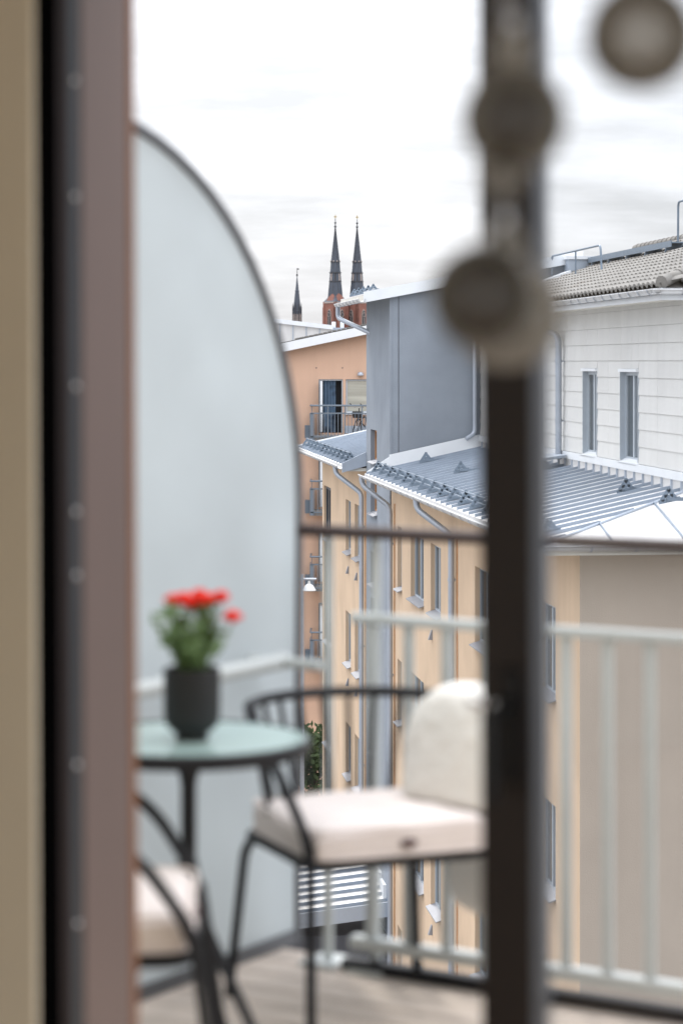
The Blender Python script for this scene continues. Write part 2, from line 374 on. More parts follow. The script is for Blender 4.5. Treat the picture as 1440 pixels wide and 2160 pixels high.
# tower roof: pale slab with white verge, gutter on the facade side
xo, xr, yn, yf = -.62, TX + 2.3, sA - .16, sB + .3
def tz(x): return tz0 + tsl * x
m = MB(); m.hexa([(xo, yn + .03, tz(xo) + .0), (xr, yn + .03, tz(xr)), (xr, yf, tz(xr)), (xo, yf, tz(xo))], [(xo, yn + .03, tz(xo) + .12), (xr, yn + .03, tz(xr) + .12), (xr, yf, tz(xr) + .12), (xo, yf, tz(xo) + .12)])
rf = m.build('tower_roof', 'pale_soffit', yb)
m = MB(); m.hexa([(xo - .02, yn, tz(xo) - .05), (xr, yn, tz(xr) - .05), (xr, yn + .03, tz(xr) - .05), (xo - .02, yn + .03, tz(xo) - .05)], [(xo - .02, yn, tz(xo) + .19), (xr, yn, tz(xr) + .19), (xr, yn + .03, tz(xr) + .19), (xo - .02, yn + .03, tz(xo) + .19)])
m.build('verge_board', 'white_metal', rf)
m = MB(); m.hexa([(xo, yn + .03, tz(xo) + .122), (xr, yn + .03, tz(xr) + .122), (xr, yf, tz(xr) + .122), (xo, yf, tz(xo) + .122)], [(xo, yn + .03, tz(xo) + .15), (xr, yn + .03, tz(xr) + .15), (xr, yf, tz(xr) + .15), (xo, yf, tz(xo) + .15)])
m.build('roof_sheet', 'zinc_roof', rf)
def gutter_y(par, x, y0, y1, z, r=.075, name='gutter'):       # half-round channel running along y
    m = MB(); n = 8; P = []
    for rr, a0, a1 in ((r, 180, 360), (r - .008, 360, 180)):
        for k in range(n + 1):
            a = R(a0 + (a1 - a0) * k / n); P.append((x + rr * math.cos(a), y0, z + rr * math.sin(a)))
    m.prism(P, (0, y1 - y0, 0)); m.tube([(x - r, y0, z), (x - r, y1, z)], .012, 6); m.tube([(x + r, y0, z), (x + r, y1, z)], .009, 6)
    return m.build(name, 'gutter_metal', par, smooth=True)
def gutter_x(par, x0, x1, y, z, r=.075):
    m = MB(); n = 8; P = []
    for rr, a0, a1 in ((r, 180, 360), (r - .008, 360, 180)):
        for k in range(n + 1):
            a = R(a0 + (a1 - a0) * k / n); P.append((x0, y + rr * math.cos(a), z + rr * math.sin(a)))
    m.prism(P, (x1 - x0, 0, 0)); m.tube([(x0, y - r, z), (x1, y - r, z)], .012, 6)
    return m.build('gutter', 'gutter_metal', par, smooth=True)
def strap_mesh():
    m = MB(); P = [(.086 * math.cos(R(a)), .086 * math.sin(R(a))) for a in range(180, 361, 20)]; Q = [(.079 * math.cos(R(a)), .079 * math.sin(R(a))) for a in range(360, 179, -20)]
    m.prism([(x, 0, z) for x, z in P + Q], (0, .03, 0)); return m.mesh('gutter_strap', 'pipe_metal')
strap = strap_mesh()
gt = gutter_y(yb, xo - .06, yn - .05, yf + .25, tz(xo) + .03)
for k in range(7): obj('gutter_strap', strap, gt, loc=(xo - .06, yn + .3 + k * .75, tz(xo) + .03))
def pipe(par, path, r=.05, straps=()):
    m = MB(); m.tube(path, r, 12); p = m.build('downpipe', 'pipe_metal', par, smooth=True)
    for q in straps:
        c = MB(); c.lathe([(r + .001, -.03), (r + .009, -.03), (r + .009, .03), (r + .001, .03)], 12, q); c.box(q[0] + r, q[0] + r + .09, q[1] - .012, q[1] + .012, q[2] - .012, q[2] + .012); c.build('pipe_bracket', 'pipe_metal', p)
    return p
def smooth_path(P, n=5, r=.16):
    res = [Vector(P[0])]
    for a, b, c in zip(P, P[1:], P[2:]):
        a, b, c = Vector(a), Vector(b), Vector(c); p = b + (a - b).normalized() * r; q = b + (c - b).normalized() * r
        for k in range(n + 1):
            t = k / n; res.append((1 - t) ** 2 * p + 2 * t * (1 - t) * b + t * t * q)
    res.append(Vector(P[-1])); return res
ys = yf + .08
pipe(yb, smooth_path([(xo - .06, ys, tz(xo) - .03), (xo - .06, ys, tz(xo) - .30), (-.10, sB - .45, tz(xo) - .62), (.05, sB - .6, tz(xo) - .70)], r=.1), .055)
# main metal roof, hipped at the near corner; two runs broken by the stair tower
EX, PITCH = -.6, .22
def rz(d): return H(2.47) + PITCH * d     # d = metres in from the eave line
yfar = sE + 1.3
WX = 2.0                                   # set-back of the white upper storey
def roof_run(y0, y1, hip):
    m = MB()
    if hip: P = [(EX, EX, 0), (EX, y1, 0), (WX + .6, y1, 0), (WX + .6, WX + .6, 0)]
    else: P = [(EX, y0, 0), (EX, y1, 0), (WX + .6, y1, 0), (WX + .6, y0, 0)]
    P = [(x, y, rz(x - EX)) for x, y, _ in P]
    m.hexa([(x, y, z - .06) for x, y, z in P], P); r_ = m.build('roof', 'zinc_roof', yb)
    if hip:
        Q = [(EX, EX), (14, EX), (14, WX + .6), (WX + .6, WX + .6)]; Q = [(x, y, rz(y - EX)) for x, y in Q]
        m = MB(); m.hexa([(x, y, z - .06) for x, y, z in Q], Q); m.build('front_roof', 'zinc_roof', r_)
        m = MB(); m.tube([(EX, EX, rz(0) + .012), (WX + .6, WX + .6, rz(WX + .6 - EX) + .012)], .02, 6); m.build('hip_seam', 'zinc_trim', r_)
        x = .35
        while x < 13.9:
            ye = min(x, WX); m = MB(); m.hexa([(x - .012, EX, rz(0)), (x + .012, EX, rz(0)), (x + .012, ye, rz(ye - EX)), (x - .012, ye, rz(ye - EX))], [(x - .008, EX, rz(0) + .035), (x + .008, EX, rz(0) + .035), (x + .008, ye, rz(ye - EX) + .035), (x - .008, ye, rz(ye - EX) + .035)]); m.build('seam', 'seam_shade_blue', r_); x += 1.02
    y = y0 + .25 if not hip else -.25
    while y < y1 - .05:
        xe = min(y, WX) if hip else WX + .6
        if xe > EX + .1:
            m = MB(); m.hexa([(EX, y - .015, rz(0)), (xe, y - .015, rz(xe - EX)), (xe, y + .015, rz(xe - EX)), (EX, y + .015, rz(0))], [(EX, y - .011, rz(0) + .05), (xe, y - .011, rz(xe - EX) + .05), (xe, y + .011, rz(xe - EX) + .05), (EX, y + .011, rz(0) + .05)]); m.build('seam', 'seam_shade_blue', r_)
        y += .62
    # boarded soffit and fascia
    m = MB(); ya = EX if hip else y0
    m.box(EX + .03, 0, ya + (.03 if hip else 0), y1, rz(0) - .15, rz(0) - .07)
    if hip: m.box(0, 14, EX + .03, 0, rz(0) - .15, rz(0) - .07)
    m.build('soffit', 'pale_soffit', r_)
    gu = gutter_y(yb, EX - .06, ya - (.13 if hip else 0), y1 + .05, rz(0) - .02)
    k = ya + .2
    while k < y1: obj('gutter_strap', strap, gu, loc=(EX - .06, k, rz(0) - .02)); k += .92
    if hip:
        gx = gutter_x(yb, EX - .13, 14, EX - .06, rz(0) - .02); x = 0.
        while x < 6: obj('gutter_strap', strap, gx, loc=(x, EX - .06, rz(0) - .02), rot=(0, 0, R(-90))); x += .62
    return r_
roofN = roof_run(0, sA - .01, True)
roofF = roof_run(sB + .01, yfar, False)
m = MB(); m.hexa([(EX - .1, yfar, rz(0) - .12), (WX + .6, yfar, rz(WX + .6 - EX) - .12), (WX + .6, yfar + .04, rz(WX + .6 - EX) - .12), (EX - .1, yfar + .04, rz(0) - .12)], [(EX - .1, yfar, rz(0) + .05), (WX + .6, yfar, rz(WX + .6 - EX) + .06), (WX + .6, yfar + .04, rz(WX + .6 - EX) + .06), (EX - .1, yfar + .04, rz(0) + .05)]); m.build('verge_board', 'white_metal', roofF)
# flashings where the roof meets the tower
def flash(y, d, x0, x1, h):
    m = MB(); m.hexa([(x0, y, rz(x0 - EX) - .02), (x1, y, rz(x1 - EX) - .02), (x1, y + d, rz(x1 - EX) - .02), (x0, y + d, rz(x0 - EX) - .02)], [(x0, y, rz(x0 - EX) + h), (x1, y, rz(x1 - EX) + h), (x1, y + d, rz(x1 - EX) + h), (x0, y + d, rz(x0 - EX) + h)]); return m
flash(sA - .02, .017, -.05, TX, .27).build('flashing', 'zinc_trim', yb)
flash(sA - .026, .005, -.05, TX, .30).build('flashing_cap', 'white_metal', yb)
m = MB(); m.hexa([(-.55, sA - .03, rz(0) - .1), (-.04, sA - .03, rz(.55) - .1), (-.04, sA - .01, rz(.55) - .1), (-.55, sA - .01, rz(0) - .1)], [(-.55, sA - .03, rz(0) + .05), (-.04, sA - .03, rz(.55) + .26), (-.04, sA - .01, rz(.55) + .26), (-.55, sA - .01, rz(0) + .05)]); m.build('flashing', 'white_metal', yb)
m = MB(); m.hexa([(-.62, sB - .04, rz(0) - .18), (-.035, sB - .04, rz(.55) - .14), (-.035, sB + .0, rz(.55) - .14), (-.62, sB + .0, rz(0) - .18)], [(-.62, sB - .04, rz(0) + .05), (-.035, sB - .04, rz(.55) + .20), (-.035, sB + .0, rz(.55) + .20), (-.62, sB + .0, rz(0) + .05)]); m.build('flashing', 'zinc_trim', yb)
# snow guards: perforated triangular plates carrying pipes
def guard_mesh(sc_=1.):
    m = MB(); t = .012
    def bar(p, q, w):
        p, q = Vector((p[0], 0, p[1])) * sc_, Vector((q[0], 0, q[1])) * sc_; d = (q - p).normalized(); n_ = Vector((-d.z, 0, d.x)) * w * sc_ / 2
        m.prism([p + n_, q + n_, q - n_, p - n_], (0, t, 0))
    bar((-.17, .02), (.22, .10), .07); bar((-.12, .05), (.01, .25), .075); bar((.14, .09), (.01, .25), .075); bar((-.07, .13), (.09, .15), .05); bar((-.02, .26), (.045, .26), .07)
    return m.mesh('snow_guard', 'guard_metal')
gm = guard_mesh(.8)
def guards(par, y0, y1, n, d=.24, pipes=True):
    for k in range(n):
        y = y0 + (y1 - y0) * k / max(1, n - 1); obj('snow_guard', gm, par, loc=(EX + d, y, rz(d) + .01))
    if pipes:
        for dx, dz in ((-.02, .12), (.0, .22)):
            m = MB(); m.tube([(EX + d + dx, y0 - .2, rz(d) + dz), (EX + d + dx, y1 + .2, rz(d) + dz)], .012, 6); m.build('guard_pipe', 'guard_metal', par, smooth=True)
guards(yb, .4, sA - .5, 17)
guards(yb, sB + .7, yfar - .4, 12)
def lone_guard(px, x):
    y = pxs(px, x); obj('snow_guard', gm, yb, loc=(x, y, rz(x - EX) + .01)); m = MB(); m.box(x - .02, x + .42, y - .03, y + .05, rz(x - EX) + .05, rz(x - EX) + .10); m.build('guard_foot', 'guard_metal', yb)
lone_guard(897, .62); lone_guard(970, .62); lone_guard(1318, 1.45); lone_guard(1408, 1.45)
# downpipes of the facade
PX = -.085
def facade_pipe(px_wall, ytop):
    y = pxs(px_wall, PX)
    zt = rz(0) - .09; P = smooth_path([(EX - .06, ytop, zt + .04), (EX - .06, ytop, zt - .16), (PX, y, zt - .62), (PX, y, .1)], r=.14)
    pipe(yb, P, .058, [(PX, y, H(4.0 + 2.9 * k)) for k in range(4)])
    m = MB(); m.tube([(-.02, y - .28, H(3.1)), (-.02, y - .28, .1)], .012, 6); m.build('lightning_wire', 'window_frame_wood', yb)
facade_pipe(762, pxs(712, EX)); facade_pipe(822, pxs(768, EX)); facade_pipe(951, pxs(884, EX))
# ---------------- white upper storey set back on the roof
UY = 2.0; UT = H(-.93); UB = H(1.62); UEND = sA
upc = [(1230, 1259), (1309, 1346), (1120, 1144)]
uw = [(pxs(b, WX), pxs(a, WX), H(1.60), H(.15)) for a, b in upc]
m = MB(); wall_open(m, WX + .03, UY + .03, UEND, rz(WX - EX) - .3, UT + .3, [(a, b, c, d) for a, b, c, d in uw], .12); m.build('upper_wall', 'panel_backing', yb)
m = MB(); m.poly([(WX + .03, UY + .03, UB - .5), (12, UY + .03, UB - .5), (12, UY + .03, UT + .3), (WX + .03, UY + .03, UT + .3)]); m.build('upper_wall', 'white_panel', yb)
for o in uw:
    wo = window(yb, None, WX, *o, depth=.13, mull=1, out_=.05, sill_mat='white_metal')
    m = MB(); m.box(WX - .05, WX + .1, o[0] - .03, o[1] + .03, o[3] + .0, o[3] + .05); m.build('head_flashing', 'white_metal', wo)
    for b in (o[0] - .015, o[1] - .005):
        m = MB(); m.box(WX - .02, WX + .14, b, b + .02, o[2], o[3]); m.build('jamb_trim', 'window_frame_grey', wo)
PH, PW = .275, 1.75
def panel(b0, b1, z0, z1):
    if b1 - b0 < .03 or z1 - z0 < .03: return
    m = MB(); g_ = .004
    m.hexa([(WX - .012, b0 + g_, z0 + .003), (WX + .012, b0 + g_, z0 + .003), (WX + .012, b1 - g_, z0 + .003), (WX - .012, b1 - g_, z0 + .003)], [(WX + .004, b0 + g_, z1), (WX + .02, b0 + g_, z1), (WX + .02, b1 - g_, z1), (WX + .004, b1 - g_, z1)])
    m.build('panel', 'white_panel', yb)
nr = int((UT - UB) / PH) + 1
for r_ in range(nr):
    z0 = UB + r_ * PH; z1 = min(z0 + PH, UT + .1)
    y = UY
    while y < UEND - .05:
        ye = min(y + PW, UEND); cuts = sorted({y, ye, *[v for o in uw for v in o[:2] if y < v < ye]})
        for a, b in zip(cuts, cuts[1:]):
            ov = [o for o in uw if o[0] < (a + b) / 2 < o[1]]
            if not ov: panel(a, b, z0, z1)
            else:
                if z0 > ov[0][3] - .05: panel(a, b, max(z0, ov[0][3] + .05), z1)
                elif z1 > ov[0][3]: panel(a, b, ov[0][3] + .05, z1)
        y = ye
# base flashing band and ribbed upstand
m = MB(); m.box(WX - .05, WX + .02, UY - .02, UEND, UB - .13, UB - .004); m.build('base_band', 'white_metal', yb)
m = MB(); m.box(WX - .022, WX + .02, UY, UEND, rz(WX - EX) - .1, UB - .13); m.build('upstand', 'zinc_roof', yb)
y = UY + .1
while y < UEND:
    m = MB(); m.box(WX - .055, WX - .02, y - .012, y + .012, rz(WX - EX) - .01, UB - .132); m.build('upstand_rib', 'zinc_trim', yb); y += .62
# upper eaves
UO = 1.5
m = MB(); m.box(UO + .03, WX + .5, UO + .03, UEND + 4, UT, UT + .06); m.box(WX + .5, 12, UO + .03, UY + .5, UT, UT + .06); m.build('upper_soffit', 'pale_soffit', yb)
m = MB(); m.box(UO, UO + .03, UO, UEND + 4, UT - .02, UT + .16); m.box(UO + .03, 12, UO, UO + .03, UT - .02, UT + .16); m.build('upper_fascia', 'white_metal', yb)
gu = gutter_y(yb, UO - .075, UO - .15, UEND + 4, UT + .13, .07); y = UO + .2
while y < UEND: obj('gutter_strap', strap, gu, loc=(UO - .075, y, UT + .135)); y += .62
gx = gutter_x(yb, UO - .15, 12, UO - .075, UT + .13, .07); x = UO + .3
while x < 5: obj('gutter_strap', strap, gx, loc=(x, UO - .075, UT + .135), rot=(0, 0, R(-90))); x += .62
y = pxs(1178, WX - .1)
pipe(yb, smooth_path([(UO - .07, y + 1.15, UT + .06), (UO - .07, y + 1.15, UT - .18), (WX - .11, y, UT - .42), (WX - .11, y, UB - .16)], r=.16), .06, [(WX - .11, y, UT - .9), (WX - .11, y, UB + .55)])
y2 = sA - .09; pipe(yb, smooth_path([(TX - .14, y2, H(-.5)), (TX - .14, y2, rz(TX - EX) + .32), (TX - .34, y2 - .05, rz(TX - EX) + .2)], r=.1), .05)
# splash tray under the downpipe
m = MB(); yy = y - .1; xx = WX - .5; zz = rz(xx - EX)
m.hexa([(xx - .05, yy - .35, zz + .20), (xx + .42, yy - .45, zz + .28), (xx + .42, yy + .45, zz + .28), (xx - .05, yy + .35, zz + .20)], [(xx - .12, yy - .42, zz + .25), (xx + .42, yy - .5, zz + .33), (xx + .42, yy + .5, zz + .33), (xx - .12, yy + .42, zz + .25)]); tr = m.build('splash_tray', 'zinc_trim', yb)
for q in (-.3, .3): obj('snow_guard', gm, yb, loc=(xx + .05, yy + q, zz + .01))
# tiled roof of the upper storey (hipped at the near end)
TP = .335; RX = 6.0
def tz2(d): return UT + .18 + TP * d
m = MB()
P = [(UO, UO), (UO, UEND + 6), (RX, UEND + 6), (RX, UO + RX - UO)]
P = [(x, y, tz2(x - UO) - .02) for x, y in P]; m.hexa([(x, y, z - .1) for x, y, z in P], P)
Q = [(UO, UO), (12, UO), (12, RX), (RX, RX)]; Q = [(x, y, tz2(y - UO) - .02) for x, y in Q]; m.hexa([(x, y, z - .1) for x, y, z in Q], Q)
tr_ = m.build('tiled_roof', 'tile_underlay', yb)
def tile_geo(m, o, ax, ay):                # o origin, ax along the eave, ay up the slope; rolled profile
    W, LN = .30, .40; n = Vector(ax).cross(Vector(ay)); n = n if n.z > 0 else -n; n.normalize(); prof = [(0, .008), (.05, .045), (.11, .058), (.17, .045), (.22, .012), (.30, .008)]
    lo, hi, fr = [], [], []
    for u, h in prof:
        b = Vector(o) + Vector(ax) * u
        lo.append(m.pt(b + n * (h * .8 + .045))); hi.append(m.pt(b + Vector(ay) * LN + n * h)); fr.append(m.pt(b + n * (h - .012)))
    for k in range(len(prof) - 1): m.f.append([lo[k], lo[k + 1], hi[k + 1], hi[k]]); m.f.append([fr[k], fr[k + 1], lo[k + 1], lo[k]])
ayv = Vector((1, 0, TP)).normalized(); axv = Vector((0, 1, 0))
tm = MB(); tile_geo(tm, (0, 0, 0), axv, ayv); tile_me = tm.mesh('tile', 'concrete_tile', smooth=True)
spots = []
for c in range(14):
    d = c * .33
    y = UO + d * ayv.x + .02
    while y < UEND + 2: spots.append((y, c, (UO + .01 + d * ayv.x, y, tz2(.01 + d * ayv.x)))); y += .30
spots.sort()
rest = MB()
for k, (y, c, o) in enumerate(spots):
    if k < 300: obj('tile', tile_me, tr_, loc=o)
    else: tile_geo(rest, o, axv, ayv)
ay2 = Vector((0, 1, TP)).normalized(); ax2 = Vector((1, 0, 0))
for c in range(13):
    d = c * .33; x = UO + d * ay2.y + .35
    while x < 10: tile_geo(rest, (x, UO + .01 + d * ay2.y, tz2(.01 + d * ay2.y)), ax2, ay2); x += .30
rest.build('tiles_beyond', 'concrete_tile', tr_, smooth=True, kind='stuff')
def cap_row(p, q, n):                      # round ridge and hip tiles
    p, q = Vector(p), Vector(q); d = (q - p) / n
    for k in range(n):
        m = MB(); a = p + d * k; m.tube([a, a + d * 1.04], .10, 10, .085); m.build('ridge_tile', 'concrete_tile', tr_, smooth=True)
cap_row((UO + .02, UO + .02, tz2(0) + .06), (RX, RX, tz2(RX - UO) + .05), 14)
cap_row((RX, RX, tz2(RX - UO) + .05), (RX, UEND + 2, tz2(RX - UO) + .05), 40)
# roof walkway, guard hoops and ventilation box near the ridge
wx = 4.5; wz = tz2(wx - UO); w0, w1 = pxs(1432, wx), pxs(1168, wx)
m = MB(); m.box(wx - .16, wx + .16, w0, w1, wz + .17, wz + .20); m.box(wx - .17, wx - .15, w0, w1, wz + .10, wz + .22); wk = m.build('roof_walkway', 'guard_metal', yb)
for k in range(10):
    m = MB(); yq = w0 + .4 + k * 1.7; m.prism([(wx - .2, yq, wz - .03), (wx + .2, yq, wz + .10), (wx + .16, yq, wz + .17), (wx - .16, yq, wz + .17)], (0, .03, 0)); m.build('walkway_bracket', 'guard_metal', wk)
def hoop(x, y0, y1, z, h):
    m = MB(); P = smooth_path([(x, y0, z), (x, y0 + .12, z + h), (x, y1, z + h), (x, y1 + .02, z)], r=.12); m.tube(P, .022, 8); m.tube([(x, (y0 + y1) / 2, z), (x, (y0 + y1) / 2, z + h)], .018, 8); m.build('guard_hoop', 'guard_metal', yb, smooth=True)
hoop(3.6, pxs(1268, 3.6), pxs(1268, 3.6) + 5.2, tz2(3.6 - UO) + .05, .52); hoop(4.7, pxs(1440, 4.7) - 3, pxs(1440, 4.7) + .4, tz2(4.7 - UO) + .15, .8)
yv = pxs(1244, 4.4); zv = tz2(4.4 - UO)
m = MB(); m.box(3.9, 5.1, yv, yv + 3.4, zv - .45, zv + .22); vb = m.build('roof_ventilator', 'zinc_trim', yb)
m = MB(); m.box(3.84, 5.16, yv - .06, yv + 3.46, zv + .22, zv + .29); m.build('ventilator_cap', 'white_metal', vb)
m = MB(); m.hexa([(3.2, yv - .3, tz2(3.2 - UO) + .03), (3.9, yv - .3, tz2(3.9 - UO) + .03), (3.9, yv + 4, tz2(3.9 - UO) + .03), (3.2, yv + 4, tz2(3.2 - UO) + .03)], [(3.2, yv - .3, tz2(3.2 - UO) + .10), (3.9, yv - .3, tz2(3.9 - UO) + .13), (3.9, yv + 4, tz2(3.9 - UO) + .13), (3.2, yv + 4, tz2(3.2 - UO) + .10)]); m.build('ventilator_apron', 'white_metal', vb)
# snow guards on the tower roof
gm2 = guard_mesh(.62)
for k in range(5): obj('snow_guard', gm2, yb, loc=(xo + .25, yn + .5 + k * .95, tz(xo + .25) + .155))

# ------------------------------------------------------------------ low annex with seamed roof at the foot of the yellow block
yA = pxs(820.5); yB = yA + 3.3; zA = H(12.12)
ax_ = thing('low_annex', 'low dark grey annex with seamed metal roof at the foot of the yellow block', 'annex', (C0x, C0y, G), ROT)
def za(x, y): return zA + .11 * x + .15 * (y - yA)
m = MB(); P = [(-5.2, yA), (-.01, yA), (-.01, yB), (-5.2, yB)]; m.hexa([(x, y, za(x, y) - .08) for x, y in P], [(x, y, za(x, y)) for x, y in P]); ar = m.build('roof', 'zinc_roof', ax_)
y = yA + .12
while y < yB:
    m = MB(); m.hexa([(-5.2, y - .018, za(-5.2, y)), (-.02, y - .018, za(-.02, y)), (-.02, y + .018, za(-.02, y)), (-5.2, y + .018, za(-5.2, y))], [(-5.2, y - .012, za(-5.2, y) + .07), (-.02, y - .012, za(-.02, y) + .07), (-.02, y + .012, za(-.02, y) + .07), (-5.2, y + .012, za(-5.2, y) + .07)]); m.build('seam', 'seam_shade_blue', ar); y += .42
m = MB(); m.hexa([(-5.25, yA - .03, za(-5.2, yA) - .30), (-.01, yA - .03, za(0, yA) - .30), (-.01, yA - .002, za(0, yA) - .30), (-5.25, yA - .002, za(-5.2, yA) - .30)], [(-5.25, yA - .03, za(-5.2, yA) + .03), (-.01, yA - .03, za(0, yA) + .03), (-.01, yA - .002, za(0, yA) + .03), (-5.25, yA - .002, za(-5.2, yA) + .03)]); m.build('fascia', 'zinc_trim', ax_)
m = MB(); m.box(-5.0, -.02, yA + .2, yB - .1, 0, zA - .75); m.build('wall', 'dark_cladding', ax_)
for k in range(4):
    m = MB(); y0 = yA + .3 + k * .78; m.box(-.10, -.012, y0, y0 + .74, za(0, y0) + .01, za(0, y0) + .30); m.build('step_flashing', 'white_metal', ax_)

# ------------------------------------------------------------------ orange building facing the viewer at the end of the street
OY = 88.0
ob = thing('apartment_building', 'orange stucco building with railed balconies and a sloping white verge', 'building', (0, OY, G))
def ox(px): return pxX(px, OY)
def oz(py, Y=OY): return pyZ(py, Y) - G
OXF = lambda a, b, z: (b, a, z)            # a = depth (y), b = x
FL = 2.71
pitch_o = (742 - 702) / 190.
def otop(x): return oz(742) + (x - ox(585)) * pitch_o
xl, xr_ = ox(470), ox(860)
ops = []
for k in range(4):
    ops.append((ox(672), ox(723), oz(913) - FL * k, oz(800) - FL * k)); ops.append((ox(729), ox(800), oz(871) - FL * k, oz(800) - FL * k))
m = MB(OXF); wall_open(m, 0, xl, xr_, 0, otop(xl) - .3, ops, .18)
m.poly([(0, xl, otop(xl) - .3), (0, xr_, otop(xl) - .3), (0, xr_, otop(xr_)), (0, xl, otop(xl))]); m.build('wall', 'orange_stucco', ob)
m = MB(); m.box(xl, xr_, .25, .3, 0, otop(xl) - .3); m.build('room_dark', 'dark_room', ob)
for k in range(4):
    z0, z1 = oz(913) - FL * k, oz(800) - FL * k; a0, a1 = ox(672), ox(723)
    m = MB(); f = .05; m.box(a0 + .002, a0 + f, .05, .14, z0, z1 - .002); m.box(a1 - f, a1 - .002, .05, .14, z0, z1 - .002); m.box(a0 + f, a1 - f, .05, .14, z1 - f, z1 - .002); dr = m.build('door_frame', 'window_frame_grey', ob)
    m = MB(); m.box(a0 + .06, a0 + .14, -.55, .05, z0 + .05, z1 - .06); dl = m.build('door', 'white_metal', ob)       # leaf swung out
    m = MB(); m.box(a0 + .05, a0 + .058, -.45, -.05, z0 + .5, z1 - .16); m.build('pane', 'window_glass', dl)
    m = MB(); n = 14; x0, x1 = a0 + .16, a0 + .62
    for j in range(n):
        xa, xb = x0 + (x1 - x0) * j / n, x0 + (x1 - x0) * (j + 1) / n; ya, yb_ = .17 + .035 * math.sin(j * 1.9), .17 + .035 * math.sin((j + 1) * 1.9)
        m.poly([(xa, ya, z0 + .02), (xb, yb_, z0 + .02), (xb, yb_, z1 - .05), (xa, ya, z1 - .05)])
    m.build('curtain', 'curtain_cloth', ob, smooth=True)
    window(ob, OXF, 0, ox(729), ox(800), oz(871) - FL * k, z1, depth=.12, mull=0, gm='blind_glass', out_=.08, sill_mat='white_metal')
    m = MB(); m.box(ox(727), ox(800), -.03, -.002, oz(914) - FL * k, oz(898) - FL * k); m.build('base_panel', 'zinc_trim', ob)
    # balcony
    bz = oz(919, OY - 1.3) - FL * k; bx0, bx1 = pxX(655, OY - 1.3), pxX(810, OY - 1.3); y0 = -1.35
    m = MB(); m.box(bx0 + .1, bx1, y0 + .06, -.002, bz - .16, bz); bal = m.build('balcony', 'paving', ob)
    m = MB(); m.tube([(bx0, y0, bz + 1.08), (bx1, y0, bz + 1.08)], .032, 8); m.tube([(bx0, y0, bz + 1.08), (bx0, -.05, bz + 1.08)], .032, 8); m.build('handrail', 'balcony_steel', bal, smooth=True)
    m = MB(); m.box(bx0, bx1, y0 - .02, y0 + .02, bz + .78, bz + .83); m.box(bx0, bx1, y0 - .02, y0 + .02, bz - .06, bz - .02); m.build('rail', 'balcony_steel', bal)
    x = bx0 + .13; j = 0
    while x < bx1:
        m = MB(); r_ = .022 if j % 5 == 4 else .011; m.box(x - r_, x + r_, y0 - r_, y0 + r_, bz - .16, bz + (1.06 if j % 5 == 4 else .79)); m.build('baluster', 'balcony_steel', bal); x += .122; j += 1
    m = MB(); m.box(bx0 - .03, bx0 + .0, y0 + .0, -.1, bz - .15, bz + .80); m.box(bx0 - .02, bx0 + .10, y0 - .02, y0 + .02, bz - .15, bz + .80); m.build('side_panel', 'balcony_steel', bal)
    m = MB(); m.box(bx0 - .22, bx0 - .05, -.6, -.1, bz - .12, bz + .35); m.build('planter_box', 'balcony_steel', bal)
    for q in range(3):
        m = MB(); m.box(bx0 + .03, bx0 + .05, y0 + .1 + q * .12, y0 + .12 + q * .12, bz + .8, bz + 1.06); m.build('baluster', 'balcony_steel', bal)
m = MB(); m.lathe([(0, .11), (.07, .10), (.11, .05), (.12, 0), (.115, -.02), (0, -.02)], 16, (ox(760), -.09, oz(791))); m.build('wall_lamp', 'pipe_metal', ob, smooth=True)
for px, py in ((667, 776), (722, 776)):
    m = MB(); m.box(ox(px) - .02, ox(px) + .02, -.012, -.001, oz(py) - .02, oz(py) + .02); m.build('fixing', 'dark_cladding', ob)
def oslab(z_lo, z_hi, y0, y1, name, mt, par):
    m = MB(); A = [(xl, y0), (xr_, y0), (xr_, y1), (xl, y1)]; m.hexa([(x, y, otop(x) + z_lo) for x, y in A], [(x, y, otop(x) + z_hi) for x, y in A]); return m.build(name, mt, par)
orf = oslab(-.02, .22, -.4, 9, 'roof', 'dark_cladding', ob)
oslab(-.05, .27, -.45, -.402, 'verge_board', 'white_metal', orf)
oslab(.222, .30, -.25, 9, 'roof_edge', 'tile_underlay', orf)
# loose roof sheets poking out above the verge
for k in range(16):
    x = ox(622) + k * .17; m = MB(); z = otop(x) + .3; m.hexa([(x, -.2, z), (x + .14, -.2, z + .03), (x + .14, 3, z + .03), (x, 3, z)], [(x, -.2, z + .05), (x + .14, -.2, z + .08), (x + .14, 3, z + .08), (x, 3, z + .05)]); m.build('roof_tile', 'concrete_tile', orf)
bk = thing('bicycle', 'black bicycle leaning on the top balcony of the orange building', 'bicycle', (ox(752), OY - .6, oz(919, OY - 1.3) + G))
def bw(cx_, cz, tilt):
    P = [(cx_ + .33 * math.cos(R(a)) * .28 + .0 + .10 * math.sin(R(a)), .33 * math.cos(R(a)) * .9, cz + .33 * math.sin(R(a))) for a in range(0, 360, 15)]
    m = MB(); m.tube(P, .02, 6, closed=True); wv = m.build('wheel', 'bike_black', bk, smooth=True)
    m = MB()
    for a in range(0, 360, 30):
        m.tube([(cx_, 0, cz), P[a // 15]], .003, 4)
    m.build('spokes', 'bike_chrome', wv)
bw(0, .33, 0); 
m = MB(); m.tube([(0, 0, .33), (.07, .02, .72), (.09, .03, .98)], .018, 8); m.tube([(.07, .02, .66), (.34, .5, .62)], .02, 8); m.tube([(.07, .02, .6), (.30, .42, .28)], .02, 8); m.tube([(.34, .5, .62), (.30, .42, .28)], .018, 8); m.build('frame', 'bike_black', bk, smooth=True)
m = MB(); m.tube(smooth_path([(-.22, -.12, 1.12), (-.16, -.02, 1.02), (.09, .03, .98), (.26, -.1, 1.0), (.16, -.28, 1.10)], r=.06), .014, 8); m.build('handlebar', 'bike_chrome', bk, smooth=True)
